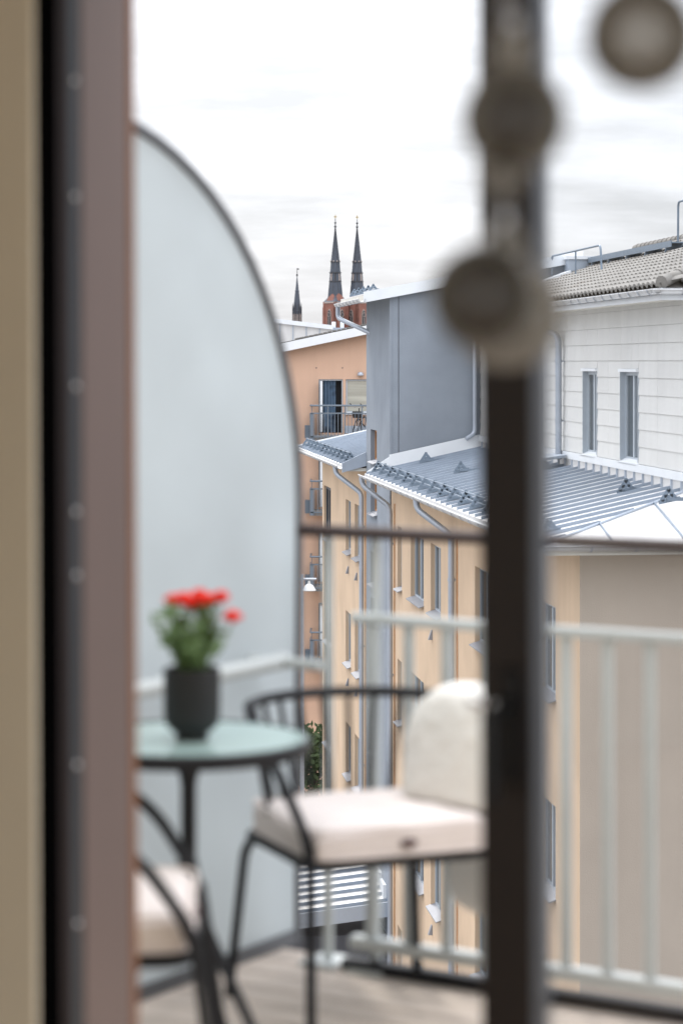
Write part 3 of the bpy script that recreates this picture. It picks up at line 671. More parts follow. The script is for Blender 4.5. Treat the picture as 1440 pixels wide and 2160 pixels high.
m = MB(); m.tube([(-.24, -.14, 1.14), (-.19, -.07, 1.07)], .022, 8); m.tube([(.20, -.20, 1.06), (.13, -.31, 1.13)], .022, 8); m.build('grip', 'bike_black', bk, smooth=True)
m = MB(); m.hexa([(-.14, -.2, .62), (.2, -.2, .62), (.2, .02, .62), (-.14, .02, .62)], [(-.17, -.24, .86), (.23, -.24, .86), (.23, .02, .86), (-.17, .02, .86)]); m.build('basket', 'bike_black', bk)
m = MB(); cx2 = (.30, .55, .33); P = [(cx2[0] + .33 * math.cos(R(a)) * .45, cx2[1] + .33 * math.cos(R(a)) * .85, .33 + .33 * math.sin(R(a))) for a in range(0, 360, 15)]; m.tube(P, .02, 6, closed=True); m.build('wheel', 'bike_black', bk, smooth=True)

# grey seamed roof storey behind the orange building, with two white flues
GY = 112.0
gb = thing('apartment_building', 'pale grey sheet metal roof storey rising behind the orange building', 'building', (pxX(640, GY), GY, G))
def gx_(px): return pxX(px, GY) - pxX(640, GY)
def gz(py): return pyZ(py, GY) - G
m = MB(); P = [(gx_(440), 0), (gx_(700), 0), (gx_(700), 10), (gx_(440), 10)]; tp = lambda x: gz(680) + (x - gx_(570)) * (gz(694) - gz(680)) / (gx_(690) - gx_(570))
m.hexa([(x, y, 0) for x, y in P], [(x, y, tp(x)) for x, y in P]); gw = m.build('wall', 'zinc_roof', gb)
for px in range(450, 700, 28):
    m = MB(); m.box(gx_(px) - .02, gx_(px) + .02, -.05, -.001, gz(800), tp(gx_(px)) - .02); m.build('seam', 'zinc_trim', gw)
m = MB(); m.hexa([(x, y, tp(x)) for x, y in ((gx_(438), -.15), (gx_(702), -.15), (gx_(702), 10.1), (gx_(438), 10.1))], [(x, y, tp(x) + .2) for x, y in ((gx_(438), -.15), (gx_(702), -.15), (gx_(702), 10.1), (gx_(438), 10.1))]); m.build('roof_cap', 'white_metal', gb)
m = MB(); m.box(gx_(690), gx_(860), 2, 10, 0, gz(690)); m.build('rear_wall', 'zinc_trim', gb)
for px in (703.5, 721.5):
    m = MB(); m.box(gx_(px) - .09, gx_(px) + .09, 2.4, 2.6, gz(692), gz(677)); m.build('flue', 'white_metal', gb)

# ------------------------------------------------------------------ cathedral, about 1.7 km away
CY = 1700.0; MP = CY / FPX
ct = thing('cathedral', 'red brick cathedral with twin dark pointed spires and a slender roof spire', 'cathedral', (pxX(707, CY), CY, G))
def cz(py): return pyZ(py, CY) - G
def cxp(px): return (px - 707) * MP
def tower(px, dy):
    X, Y = cxp(px), dy; hw = 9.0; zt = cz(640); A = [(X, Y - hw * 1.28), (X + hw * .98, Y), (X, Y + hw * 1.28), (X - hw * .9, Y)]
    m = MB(); m.hexa([(*p, 0) for p in A], [(*p, zt) for p in A]); t = m.build('tower', 'cathedral_brick', ct)
    m = MB(); B = [(X + (p[0] - X) * 1.06, Y + (p[1] - Y) * 1.06) for p in A]; m.hexa([(*p, zt) for p in B], [(*p, zt + .9) for p in B]); m.build('cornice', 'cathedral_stone', t)
    m = MB(); m.hexa([(*p, zt + .9) for p in B], [(X + (p[0] - X) * .42, Y + (p[1] - Y) * .42, cz(622)) for p in A]); m.build('tower_roof', 'slate_copper', t)
    for i in (0, 3):                                   # the two faces towards the viewer
        p, q = (A[3], A[0]) if i else (A[0], A[1]); p, q = Vector((*p, 0)), Vector((*q, 0)); d = (q - p); n_ = Vector((d.y, -d.x, 0)).normalized(); n_ = n_ if n_.y < 0 else -n_
        c = (p + q) / 2; e = d.normalized(); zb, zh = cz(690), cz(652)
        def arch(w_, z0, z1, off, mt, nm):
            pts = [c - e * w_, c + e * w_]; P = [Vector((*v[:2], z0)) for v in pts] + [Vector((*(c + e * w_)[:2], z1 - w_ * 1.5)), Vector((*(c + e * w_ * .6)[:2], z1 - w_ * .5)), Vector((*c[:2], z1)), Vector((*(c - e * w_ * .6)[:2], z1 - w_ * .5)), Vector((*(c - e * w_)[:2], z1 - w_ * 1.5))]
            m = MB(); m.prism([v + n_ * off for v in P], n_ * .25); return m.build(nm, mt, t)
        arch(2.3, zb, zh, .02, 'cathedral_stone', 'window_surround'); wn = arch(1.8, zb + .3, zh - .8, .30, 'cathedral_dark', 'window')
        m = MB(); m.prism([Vector((*(c + e * x)[:2], 0)) + Vector((0, 0, z)) + n_ * .56 for x, z in ((-.18, zb), (.18, zb), (.18, zh - 6), (-.18, zh - 6))], n_ * .2); m.build('mullion', 'cathedral_stone', wn)
        o_ = Vector((*c[:2], zh - 4.0)) + n_ * .56; m = MB(); P = [o_ + (e * math.cos(R(a)) + Vector((0, 0, 1)) * math.sin(R(a))) * 1.5 for a in range(0, 360, 24)]; m.tube(P, .2, 6, closed=True); m.build('tracery', 'cathedral_stone', wn)
        # gable over the face
        m = MB(); gp = [p.lerp(q, .18), p.lerp(q, .82)]; mid = c * .55 + Vector((X, Y, 0)) * .45
        P = [Vector((*gp[0][:2], zt + .9)), Vector((*gp[1][:2], zt + .9)), Vector((*mid[:2], cz(612)))]; m.prism(P, -n_ * 3.5); m.build('gable', 'cathedral_brick', t)
        for s_ in (p, q):
            m = MB(); s2 = s_ * .95 + Vector((X, Y, 0)) * .05; m.lathe([(1.3, 0), (1.3, zt - 3), (1.0, zt - 2.6), (1.0, zt + 1)], 8, (s2.x, s2.y, 0)); m.build('buttress', 'cathedral_brick', t)
    m = MB(); ring = lambda py, half: (half * MP * 1.04, cz(py))
    m.lathe([ring(630, 16.5), ring(618, 15.5), ring(594, 12.9), ring(576, 11.8), ring(553, 9.2), ring(480, .75), ring(478, .4)], 8, (X, Y, 0), R(22.5)); s_ = m.build('spire', 'slate_copper', ct)
    for py, half in ((594, 13.4), (575.5, 12.8), (553, 9.9)):
        m = MB(); m.lathe([(half * MP * .9, -.3), (half * MP * 1.07, -.3), (half * MP * 1.07, .35), (half * MP * .9, .35)], 8, (X, Y, cz(py)), R(22.5)); m.build('spire_band', 'cathedral_dark', s_)
    for a in range(8):                                  # lancet louvres, ribs and crockets
        an = R(a * 45); r0, r1 = 12.6 * MP, 11.4 * MP
        m = MB(); w_ = .55; c0, c1 = Vector((X + r0 * math.cos(an), Y + r0 * math.sin(an), cz(592))), Vector((X + r1 * math.cos(an), Y + r1 * math.sin(an), cz(577))); tg = Vector((-math.sin(an), math.cos(an), 0))
        m.hexa([c0 - tg * w_, c0 + tg * w_, c0 + tg * w_ * .9 - Vector((math.cos(an), math.sin(an), 0)) * .6, c0 - tg * w_ * .9 - Vector((math.cos(an), math.sin(an), 0)) * .6], [c1 - tg * w_, c1 + tg * w_, c1 + tg * w_ * .9 - Vector((math.cos(an), math.sin(an), 0)) * .6, c1 - tg * w_ * .9 - Vector((math.cos(an), math.sin(an), 0)) * .6]); m.build('louvre', 'cathedral_stone' if a % 2 else 'cathedral_dark', s_)
        an = R(a * 45 + 22.5); m = MB(); m.tube([(X + 15.6 * MP * math.cos(an), Y + 15.6 * MP * math.sin(an), cz(618)), (X + 12.9 * MP * math.cos(an), Y + 12.9 * MP * math.sin(an), cz(594)), (X + 9.4 * MP * math.cos(an), Y + 9.4 * MP * math.sin(an), cz(553)), (X + .7 * MP * math.cos(an), Y + .7 * MP * math.sin(an), cz(480))], .22, 5); m.build('rib', 'cathedral_dark', s_)
        m = MB(); m.sphere((X + 10.2 * MP * math.cos(an), Y + 10.2 * MP * math.sin(an), cz(551)), .5, 8, 6); m.build('crocket', 'cathedral_stone', s_, smooth=True)
    m = MB(); m.lathe([(.45, cz(480)), (1.1, cz(478)), (.4, cz(476)), (.3, cz(472)), (1.0, cz(470)), (.3, cz(468)), (.22, cz(460))], 8, (X, Y, 0)); fi = m.build('finial', 'cathedral_dark', ct)
    c = cz(457.5); m = MB(); m.box(X - .28, X + .28, Y - .2, Y + .2, cz(461), cz(453)); m.box(X - 1.15, X + 1.15, Y - .2, Y + .2, c - .28, c + .28)
    m.build('cross', 'gold', ct)
tower(707, 0); tower(753, 5)
m = MB(); X = cxp(625); m.box(X - 60, cxp(700), 14, 40, 0, cz(700)); m.build('nave', 'cathedral_brick', ct)
m = MB(); m.prism([(X - 60, 12, cz(700)), (X - 60, 42, cz(700)), (X - 60, 27, cz(684))], (cxp(700) - X + 60, 0, 0)); m.build('nave_roof', 'slate_copper', ct)
fl = MB(); q = lambda py, half: (half * MP * 1.05, cz(py)); fl.lathe([q(700, 9.4), q(656, 9.0), q(655, 10), q(653, 8.2), q(640, 7.2), q(614, 4.3), q(611, 4.6), q(609, 3.6), q(582, .8), q(579, .35)], 8, (X, 27, 0), R(22.5)); fo = fl.build('roof_spire', 'slate_copper', ct)
for a in range(8):
    an = R(a * 45 - 90); r_ = 8.75 * MP; tg = Vector((-math.sin(an), math.cos(an), 0)); o_ = Vector((X + r_ * math.cos(an), 27 + r_ * math.sin(an), 0)); m = MB(); nn = Vector((math.cos(an), math.sin(an), 0)) * .35
    for k in (-.55, .55): m.prism([o_ + tg * (k - .3) + Vector((0, 0, cz(684))), o_ + tg * (k + .3) + Vector((0, 0, cz(684))), o_ + tg * (k + .3) + Vector((0, 0, cz(663))), o_ + tg * k + Vector((0, 0, cz(660))), o_ + tg * (k - .3) + Vector((0, 0, cz(663)))], nn)
    m.build('louvre', 'cathedral_stone', fo)
    an = R(a * 45 + 22.5); r_ = 9.6 * MP; m = MB(); m.lathe([(.45, cz(690)), (.45, cz(648)), (.0, cz(636))], 6, (X + r_ * math.cos(an), 27 + r_ * math.sin(an), 0)); m.build('pinnacle', 'cathedral_dark', fo)
m = MB(); m.lathe([(.4, cz(580)), (.8, cz(577)), (.25, cz(575)), (.18, cz(566))], 6, (X, 27, 0)); m.box(X - .2, X + 1.3, 26.9, 27.1, cz(566), cz(563)); m.build('weather_vane', 'cathedral_dark', ct)

# ------------------------------------------------------------------ street lamp and tree down in the street
LY = 76.0; lx = pxX(637, LY)
sl = thing('street_lamp', 'tall street lamp with white dome shades beyond the balcony rail', 'lamp', (lx, LY, G))
lz = pyZ(1245, LY) - G
m = MB(); m.tube([(0, 0, 0), (0, 0, 3), (0, 0, lz + .5)], .09, 10, .05); m.tube([(-.35, 0, lz + .35), (.45, 0, lz + .35)], .035, 8); m.build('pole', 'pipe_metal', sl, smooth=True)
for dx, dz in ((.22, 0), (-.28, .12)):
    m = MB(); m.lathe([(.03, .30), (.05, .20), (.12, .16), (.22, 0), (.20, -.02), (.12, .02), (0, .03)], 18, (dx, 0, lz + dz)); m.build('lamp_shade', 'lamp_white', sl, smooth=True)
def tree(px, Y, h, r, label, n=2600):
    t = thing('street_tree', label, 'tree', (pxX(px, Y), Y, G), 0, None)
    m = MB(); m.tube([(0, 0, 0), (.05, .05, h * .35), (0, .1, h * .7)], .16, 10, .05)
    for k in range(7):
        a = k * 2.4; m.tube([(.03, .05, h * (.3 + .05 * k)), (r * .7 * math.cos(a), r * .7 * math.sin(a), h * (.5 + .06 * k))], .05, 6, .015)
    m.build('trunk', 'bark', t, smooth=True)
    c = MB(); rnd = random.Random(3)
    cl = [(rnd.uniform(-.6, .6) * r, rnd.uniform(-.6, .6) * r, h * rnd.uniform(.45, .95), r * rnd.uniform(.3, .55)) for _ in range(16)]
    for k in range(n):
        x, y, z, q_ = rnd.choice(cl); d = Vector((rnd.gauss(0, 1), rnd.gauss(0, 1), rnd.gauss(0, 1))).normalized() * q_ * rnd.uniform(.5, 1.05); p = Vector((x, y, z)) + d
        u = Vector((rnd.gauss(0, 1), rnd.gauss(0, 1), rnd.gauss(0, 1))).normalized(); v = u.orthogonal().normalized(); s_ = rnd.uniform(.07, .16)
        c.poly([p - u * s_, p + v * s_ * .5, p + u * s_, p - v * s_ * .5])
    c.build('crown', 'foliage', t)
tree(664, 80.0, pyZ(1535, 80) - G, 1.5, 'dark green leafy tree at the foot of the orange building')

# ------------------------------------------------------------------ our balcony: u along the house wall, v outward
BR = R(-32)
U = Vector((math.cos(BR), math.sin(BR), 0)); V = Vector((-math.sin(BR), math.cos(BR), 0))
def W(u, v, z): return (u * U.x + v * V.x, u * U.y + v * V.y, z)
def uv(px, Y): x = pxX(px, Y); return x * U.x + Y * U.y, x * V.x + Y * V.y
VW, VR = 3.289, 5.14                        # outer face of the house wall, railing line
US = -3.465                                 # privacy screen line
dk = MB(W); dk.box(US - .6, 1.6, VW + .0, VR + .10, -.32, -.032); bf = dk.build('balcony_floor', 'paving', kind='structure')
v = VW + .012
while v < VR + .06:
    for a, b in ((US - .55, -1.9 + .37 * math.sin(v * 9)), (-1.9 + .37 * math.sin(v * 9) + .004, 1.58)):
        m = MB(W); m.box(a, b, v, v + .116, -.03, 0); m.build('plank', 'deck_wood', bf, bevel=.003)
    v += .122
# balcony railing
rl = thing('balcony_railing', 'white balustrade with dark brown handrail at the edge of the wooden deck', 'railing', W(-2.4, VR, 0))
RO = Vector(W(-2.4, VR, 0))
def WR(u, v, z): p = W(u, v, z); return (p[0] - RO.x, p[1] - RO.y, p[2])
m = MB(WR); m.box(-3.335, 1.5, VR - .026, VR + .026, 1.082, 1.112); m.build('handrail', 'rail_brown', rl, bevel=.008)
u0 = -3.18
m = MB(WR); m.box(u0, 1.5, VR - .016, VR + .016, .870, .896); m.build('top_rail', 'rail_white', rl, bevel=.005)
m = MB(WR); m.box(u0, 1.5, VR - .02, VR + .02, .058, .090); m.build('bottom_rail', 'rail_white', rl, bevel=.004)
m = MB(WR); m.box(-3.2, 1.5, VR - .020, VR + .020, .004, .032); m.build('rail_shadow_strip', 'black_metal', rl)  # black strip painted in for the shadow under the bottom rail
k = 0; u_ = u0 + .055
while u_ < 1.45:
    m = MB(WR); m.box(u_ - .0145, u_ + .0145, VR - .006, VR + .006, .09, .870); m.build('baluster', 'rail_white', rl, bevel=.002); u_ += .108
for u_ in (-3.27, -3.13, -2.2, -1.2, -.2, .8):
    m = MB(WR); m.tube([(u_, VR + .03, 0), (u_, VR + .03, 1.083)], .0135, 10); ps = m.build('post', 'rail_white', rl, smooth=True)
    m = MB(WR); m.box(u_ - .05, u_ + .05, VR - .03, VR + .085, .0, .012); m.build('foot_plate', 'rail_white', ps)
# side rail in front of the screen
sr = thing('side_rail', 'pale horizontal grab rail running along the frosted screen', 'rail', W(US + .10, 4.4, .75))
SO = Vector(W(US + .10, 4.4, .75))
def WS(u, v, z): p = W(u, v, z); return (p[0] - SO.x, p[1] - SO.y, p[2] - SO.z)
m = MB(WS); m.tube([(US + .10, VW + .02, .755), (US + .10, VR - .02, .765)], .021, 10); m.build('rail_tube', 'rail_white', sr, smooth=True)
m = MB(WS); m.tube([(US + .01, VR - .05, .765), (-3.24, VR - .05, .765)], .014, 10); m.build('end_bracket', 'rail_white', sr, smooth=True)
for v in (3.6, 4.5): m = MB(WS); m.tube([(US + .015, v, .755), (US + .10, v, .755)], .011, 8); m.build('standoff', 'rail_white', sr, smooth=True)
# arched privacy screen
scn = thing('privacy_screen', 'tall frosted screen with arched top and dark grey frame beside the table', 'screen', W(US, 4.3, 0))
PO = Vector(W(US, 4.3, 0))
def WP(u, v, z): p = W(u, v, z); return (p[0] - PO.x, p[1] - PO.y, p[2])
VE = 5.299; cvv, czz, crr = VE - .925, 1.16, .952
prof = [(VE + .02, .03)] + [(cvv + crr * math.cos(R(a)), czz + crr * math.sin(R(a))) for a in range(0, 91, 5)] + [(VW + .015, czz + crr), (VW + .015, .03)]
m = MB(WP); m.prism([(US - .006, v, z) for v, z in prof], (.012, 0, 0)); m.build('screen_panel', 'screen_panel', scn)
m = MB(WP); m.tube([(US, v, z) for v, z in [(VE + .02, 0), (VE + .02, .6)] + prof[1:-1]], .017, 10); m.build('screen_frame', 'screen_frame', scn, smooth=True)
m = MB(WP); m.box(US - .014, US + .014, VW + .02, VE, .0, .035); m.build('base_channel', 'screen_frame', scn)

# ------------------------------------------------------------------ table, chairs, cushions, plant
tY = 5.16; tX = pxX(398, tY)
tb = thing('bistro_table', 'round black bistro table with pale green glass top on the deck', 'table', (tX, tY, 0))
m = MB(); m.lathe([(0, .712), (.250, .712), (.250, .719), (0, .719)], 48); m.build('table_top', 'table_glass', tb, smooth=True)
m = MB(); m.lathe([(.240, .690), (.258, .690), (.262, .700), (.262, .716), (.256, .722), (.251, .720), (.251, .706), (.240, .704), (.240, .690)], 48); m.build('rim', 'black_metal', tb, smooth=True)
m = MB(); m.lathe([(0, .30), (.016, .30), (.017, .62), (.03, .68), (.09, .706), (0, .706)], 20); m.build('stem', 'black_metal', tb, smooth=True)
for a in (20, 140, 260):
    m = MB(); c, s_ = math.cos(R(a - 63)), math.sin(R(a - 63)); m.tube([(.012 * c, .012 * s_, .46), (.03 * c, .03 * s_, .36), (.13 * c, .13 * s_, .22), (.24 * c, .24 * s_, .07), (.285 * c, .285 * s_, .011)], .011, 8); lg = m.build('leg', 'black_metal', tb, smooth=True)
def make_chair(label, loc, rz_):
    t = thing('spindle_chair', label, 'chair', loc, rz_, 'black metal spindle chairs on the balcony')
    hr, hz = .27, .72
    m = MB(); m.tube(arc((0, .0), hr, 22, 158, 30, z=hz), .013, 8); m.build('back_hoop', 'black_metal', t, smooth=True)
    for sx_ in (-1, 1):
        a = R(22); e = (sx_ * hr * math.cos(a), hr * math.sin(a), hz)
        P = smooth_path([e, (sx_ * .276, .0, hz - .035), (sx_ * .262, -.13, .60), (sx_ * .226, -.222, .46), (sx_ * .226, -.232, .40), (sx_ * .245, -.285, .012)], n=5, r=.055)
        m = MB(); m.tube(P, .0125, 8); m.build('leg', 'black_metal', t, smooth=True)
        P = smooth_path([(sx_ * .16, .17, .405), (sx_ * .215, .215, .40), (sx_ * .245, .255, .012)], n=6, r=.06); m = MB(); m.tube(P, .012, 8); m.build('leg', 'black_metal', t, smooth=True)
    P = []
    for cx_, cy_, a0 in ((.16, .16, 0), (-.16, .16, 90), (-.16, -.16, 180), (.16, -.16, 270)): P += arc((cx_, cy_), .06, a0, a0 + 90, 5, z=.405)
    m = MB(); m.tube(P, .012, 8, closed=True); m.build('seat_frame', 'black_metal', t, smooth=True)
    m = MB(); m.prism([(p[0] * .97, p[1] * .97, .407) for p in P], (0, 0, .006)); m.build('seat', 'black_metal', t)
    for k in range(13):
        a = R(8 + 164 * k / 12); b = R(20 + 140 * k / 12); m = MB(); m.tube([(hr * math.cos(a), hr * math.sin(a), hz), (.215 * math.cos(b), .205 * math.sin(b), .41)], .0065, 6); m.build('spindle', 'black_metal', t, smooth=True)
    return t
C1 = (.055, 5.62); R1 = R(22)
C2 = (-.505, 4.71); R2 = R(92)
make_chair('black metal spindle chair facing into the room with a cream throw draped on it', (*C1, 0), R1)
make_chair('black metal spindle chair drawn up beside the brown door jamb, partly hidden by it', (*C2, 0), R2)
def puffy(wx_, wy, h, n=14, puff=.25, arch=False):
    """rounded quilted block: superellipse outline in x/y, pillowed top and bottom"""
    m = MB(); top, bot = {}, {}
    for i in range(n + 1):
        for j in range(n + 1):
            a, b = -1 + 2 * i / n, -1 + 2 * j / n
            if arch and b > 0:                       # upper half becomes a semicircle
                a2 = a * math.sqrt(max(0, 1 - (b * .97) ** 2 * .92))
            else: a2 = a
            e = max(abs(a), abs(b)); rnd_ = (1 - e ** 6)
            k = .62 + .38 * rnd_ ** .5 + puff * (1 - a * a) * (1 - b * b) * .5
            x = a2 * wx_ / 2 * (1 - .03 * b ** 4); y = b * wy / 2 * (1 - .03 * a ** 4)
            wob = .004 * math.sin(7 * a + 3 * b) + .003 * math.sin(11 * b - 4 * a)
            top[i, j] = m.pt((x, y, h / 2 * k + wob)); bot[i, j] = m.pt((x, y, -h / 2 * (k if arch else .9)))
    for i in range(n):
        for j in range(n):
            m.f.append([top[i, j], top[i + 1, j], top[i + 1, j + 1], top[i, j + 1]]); m.f.append([bot[i, j], bot[i, j + 1], bot[i + 1, j + 1], bot[i + 1, j]])
    for i in range(n):
        for A in (lambda q: (q, 0), lambda q: (q, n), lambda q: (0, q), lambda q: (n, q)):
            p, q = A(i), A(i + 1); m.f.append([top[p], top[q], bot[q], bot[p]])
    return m
def seat_cushion(label, c, rz_):
    t = thing('seat_cushion', label, 'cushion', (c[0], c[1], .414), rz_, 'seat cushions on the chairs')
    m = puffy(.45, .44, .085); m.v = [(x, y, z + .0415) for x, y, z in m.v]; o = m.build('cushion_body', 'cushion_fabric', t, smooth=True); md = o.modifiers.new('soft', 'SUBSURF'); md.levels = md.render_levels = 1
    for z in (.012, .074):
        P = [(.224 * (abs(math.cos(R(a))) ** .22) * math.copysign(1, math.cos(R(a))), .219 * (abs(math.sin(R(a))) ** .22) * math.copysign(1, math.sin(R(a))), z) for a in range(0, 360, 6)]
        m = MB(); m.tube(P, .0045, 6, closed=True); m.build('piping', 'cushion_fabric', o, smooth=True)
    m = MB(); m.sphere((0, -.222, .036), .014, 10, 8, (1.6, .5, .7)); m.build('tie_loop', 'cushion_tie', o, smooth=True)
    return t
seat_cushion('pale seat cushion with dark tie loop beside the cream sheepskin throw', (C1[0] + .012, C1[1] - .03), R1)
seat_cushion('pale seat cushion on the chair beside the brown door jamb', C2, R2)
bc = thing('sheepskin_throw', 'cream sheepskin throw draped over the arm of the chair facing the room', 'throw', (.275, 5.63, .478), R1 + R(-66))
def fluff(m, amp, seed):
    rr = random.Random(seed); m.v = [(x + rr.uniform(-amp, amp), y + rr.uniform(-amp, amp), z + rr.uniform(-amp, amp)) for x, y, z in m.v]; return m
m = fluff(puffy(.30, .285, .13, n=18, puff=.5, arch=True), .004, 2); m.v = [(x, z + .12 * (y + .15), y + .15) for x, y, z in m.v]
o = m.build('throw_top', 'cushion_cream', bc, smooth=True); md = o.modifiers.new('soft', 'SUBSURF'); md.levels = md.render_levels = 1
fp = Vector((C1[0] + .305 * math.cos(R1) + .03 * math.sin(R1), C1[1] + .305 * math.sin(R1) - .03 * math.cos(R1), 0)) - Vector((.275, 5.63, .478))
m = fluff(puffy(.30, .50, .05, n=18, puff=.3), .005, 4)
ca, sa = math.cos(R1), math.sin(R1); ci, si = math.cos(-(R1 + R(-66))), math.sin(-(R1 + R(-66)))
def flap(x, y, z):
    lx_, ly_, lz_ = z + .03 * math.sin(y * 9), x * (.9 + .25 * (y / .5)), .47 + y            # hangs outside the arm
    wx_, wy_ = fp.x + lx_ * ca - ly_ * sa, fp.y + lx_ * sa + ly_ * ca
    return (wx_ * ci - wy_ * si, wx_ * si + wy_ * ci, lz_ - .478)
m.v = [flap(*p) for p in m.v]
o = m.build('hanging_end', 'cushion_cream', bc, smooth=True); md = o.modifiers.new('soft', 'SUBSURF'); md.levels = md.render_levels = 1

pY = 5.14; pX = pxX(405, pY)
pl = thing('potted_carnation', 'red carnations in a matte black pot on the glass table', 'potted plant', (pX, pY, .7195))
m = MB(); m.lathe([(0, 0), (.034, 0), (.035, .014), (.042, .018), (.056, .032), (.060, .052), (.0605, .150), (.0585, .152), (.055, .150), (.054, .06), (0, .05)], 32); m.build('pot', 'pot_black', pl, smooth=True)
m = MB(); m.lathe([(0, .134), (.0545, .134)], 24); m.build('soil', 'soil', pl)
rnd = random.Random(5); fo_ = MB(); stems = MB()
heads = [(-.040, .01, .295), (.000, -.01, .292), (.035, .0, .297), (.060, .01, .302), (.086, -.005, .262), (.015, .03, .304), (.022, -.02, .30), (-.018, .02, .298)]
for x, y, z in heads: stems.tube([(x * .3, y * .3, .13), (x * .7, y * .8, (z + .13) / 2), (x, y, z - .012)], .0018, 5)
for k in range(34):
    a = rnd.uniform(0, 6.28); r_ = rnd.uniform(.02, .098); h = rnd.uniform(.20, .292); stems.tube([(.2 * r_ * math.cos(a), .2 * r_ * math.sin(a), .13), (.6 * r_ * math.cos(a), .6 * r_ * math.sin(a), (h + .13) / 2), (r_ * math.cos(a), r_ * math.sin(a), h)], .0015, 4)
    for j in range(26):
        t = rnd.uniform(.1, 1); p = Vector((r_ * math.cos(a) * t, r_ * math.sin(a) * t, .13 + (h - .13) * t)); d = Vector((rnd.gauss(0, 1), rnd.gauss(0, 1), rnd.uniform(0, 1.2))).normalized() * rnd.uniform(.018, .034); s_ = d.orthogonal().normalized() * .005
        fo_.poly([p, p + d * .5 + s_, p + d, p + d * .5 - s_])
stems.build('stems', 'leaf_green', pl, smooth=True); fo_.build('leaves', 'leaf_green', pl, kind='stuff')
for x, y, z in heads:
    m = MB()
    for k in range(110):
        a = rnd.uniform(0, 6.28); el = rnd.uniform(.05, 1.5); d = Vector((math.cos(a) * math.cos(el), math.sin(a) * math.cos(el), math.sin(el) * .8)); s_ = Vector((-math.sin(a), math.cos(a), 0)) * .009; p = Vector((x, y, z - .008)); e = p + d * rnd.uniform(.013, .026)
        m.poly([p, e + s_, e + d * .002, e - s_])
    m.sphere((x, y, z), .017, 10, 8, (1, 1, .8)); m.build('flower', 'petal_red', pl)

# ------------------------------------------------------------------ room, house wall, door frame and door
HI = VW - .25                               # inner face of the house wall
def room(name, mt, *b): m = MB(W); m.box(*b); return m.build(name, mt, kind='structure')
room('room_floor', 'room_floor_wood', -4.2, 2.2, -2.6, VW - .002, -.3, -.004)
room('room_ceiling', 'room_white', -4.2, 2.2, -2.6, VW - .002, 2.62, 2.8)
room('room_wall_left', 'room_plaster', -4.35, -4.2, -2.6, VW - .002, -.3, 2.8)
for b in ((-2.6, -2.2, 0, 2.62), (1.9, VW - .002, 0, 2.62), (-2.2, 1.9, 0, .25), (-2.2, 1.9, 2.5, 2.62)): room('unseen_room_wall_right', 'room_white', 2.2, 2.35, b[0], b[1], b[2] - .3 if b[2] == 0 else b[2], b[3])  # unseen right wall, wide opening added to brighten the room
# unseen back wall; opening added and widened to let more light into the room
for b in ((-4.2, -3.9, 0, 2.62), (1.9, 2.2, 0, 2.62), (-3.9, 1.9, 0, .25), (-3.9, 1.9, 2.5, 2.62)): room('unseen_room_wall_back', 'room_white', b[0], b[1], -2.72, -2.6, b[2] - .003, b[3])
UL = -2.473                                 # left jamb face
hw = thing('house_wall', 'beige plastered house wall with the balcony door opening', 'wall', W(-3.2, VW, 0))
HO = Vector(W(-3.2, VW, 0))
def WH(u, v, z): p = W(u, v, z); return (p[0] - HO.x, p[1] - HO.y, p[2])
UR = -.62
for b in ((-4.6, UL - .055, HI, VW, -.3, 2.9), (UL - .055, UR, HI, VW, 2.28, 2.9), (UR, 2.35, HI, VW, -.3, 2.9)):
    m = MB(WH); m.box(*b); m.build('wall_plaster', 'room_plaster', hw)
TILT = 0.0
jf = thing('door_jamb', 'brown painted door jamb with dark rebate and steel screws', 'door frame', W(UL, VW, 0))
JO = Vector(W(UL, VW, 0))
def WJ(u, v, z): p = W(u, v, z); s_ = .0055 * (z - 1.3); return (p[0] - JO.x - s_ * U.x * .9, p[1] - JO.y - s_ * U.y * .9, p[2])
def js(name, mt, d0, d1, du, bev=.0):       # strip between depths d0..d1 measured inward from the outer face
    m = MB(WJ); m.box(UL - .053, UL + du, VW - d1, VW - d0, 0, 2.278); return m.build(name, mt, jf, bevel=bev)
js('edge_bead', 'jamb_edge', -.012, .006, .001, .002)
js('jamb_board', 'jamb_mauve', .0065, .135, .0, .002)
gk = js('gasket', 'gasket_grey', .1355, .162, -.003)
js('rebate', 'jamb_dark', .1625, .190, -.004)
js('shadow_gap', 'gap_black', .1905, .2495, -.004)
m = MB(WJ); m.box(UL - .30, UL - .001, HI - .012, HI - .001, 0, 2.278); m.build('architrave', 'room_plaster', jf, bevel=.002)
for py in (170, 415, 815, 1080, 1215, 1615, 1950):
    z = pyZ(py, 3.97); m = MB(); m.sphere((0, 0, 0), .0055, 10, 8); p = WJ(UL - .004, VW - .150, z); o = m.build('screw', 'screw_steel', gk, smooth=True); o.location = p
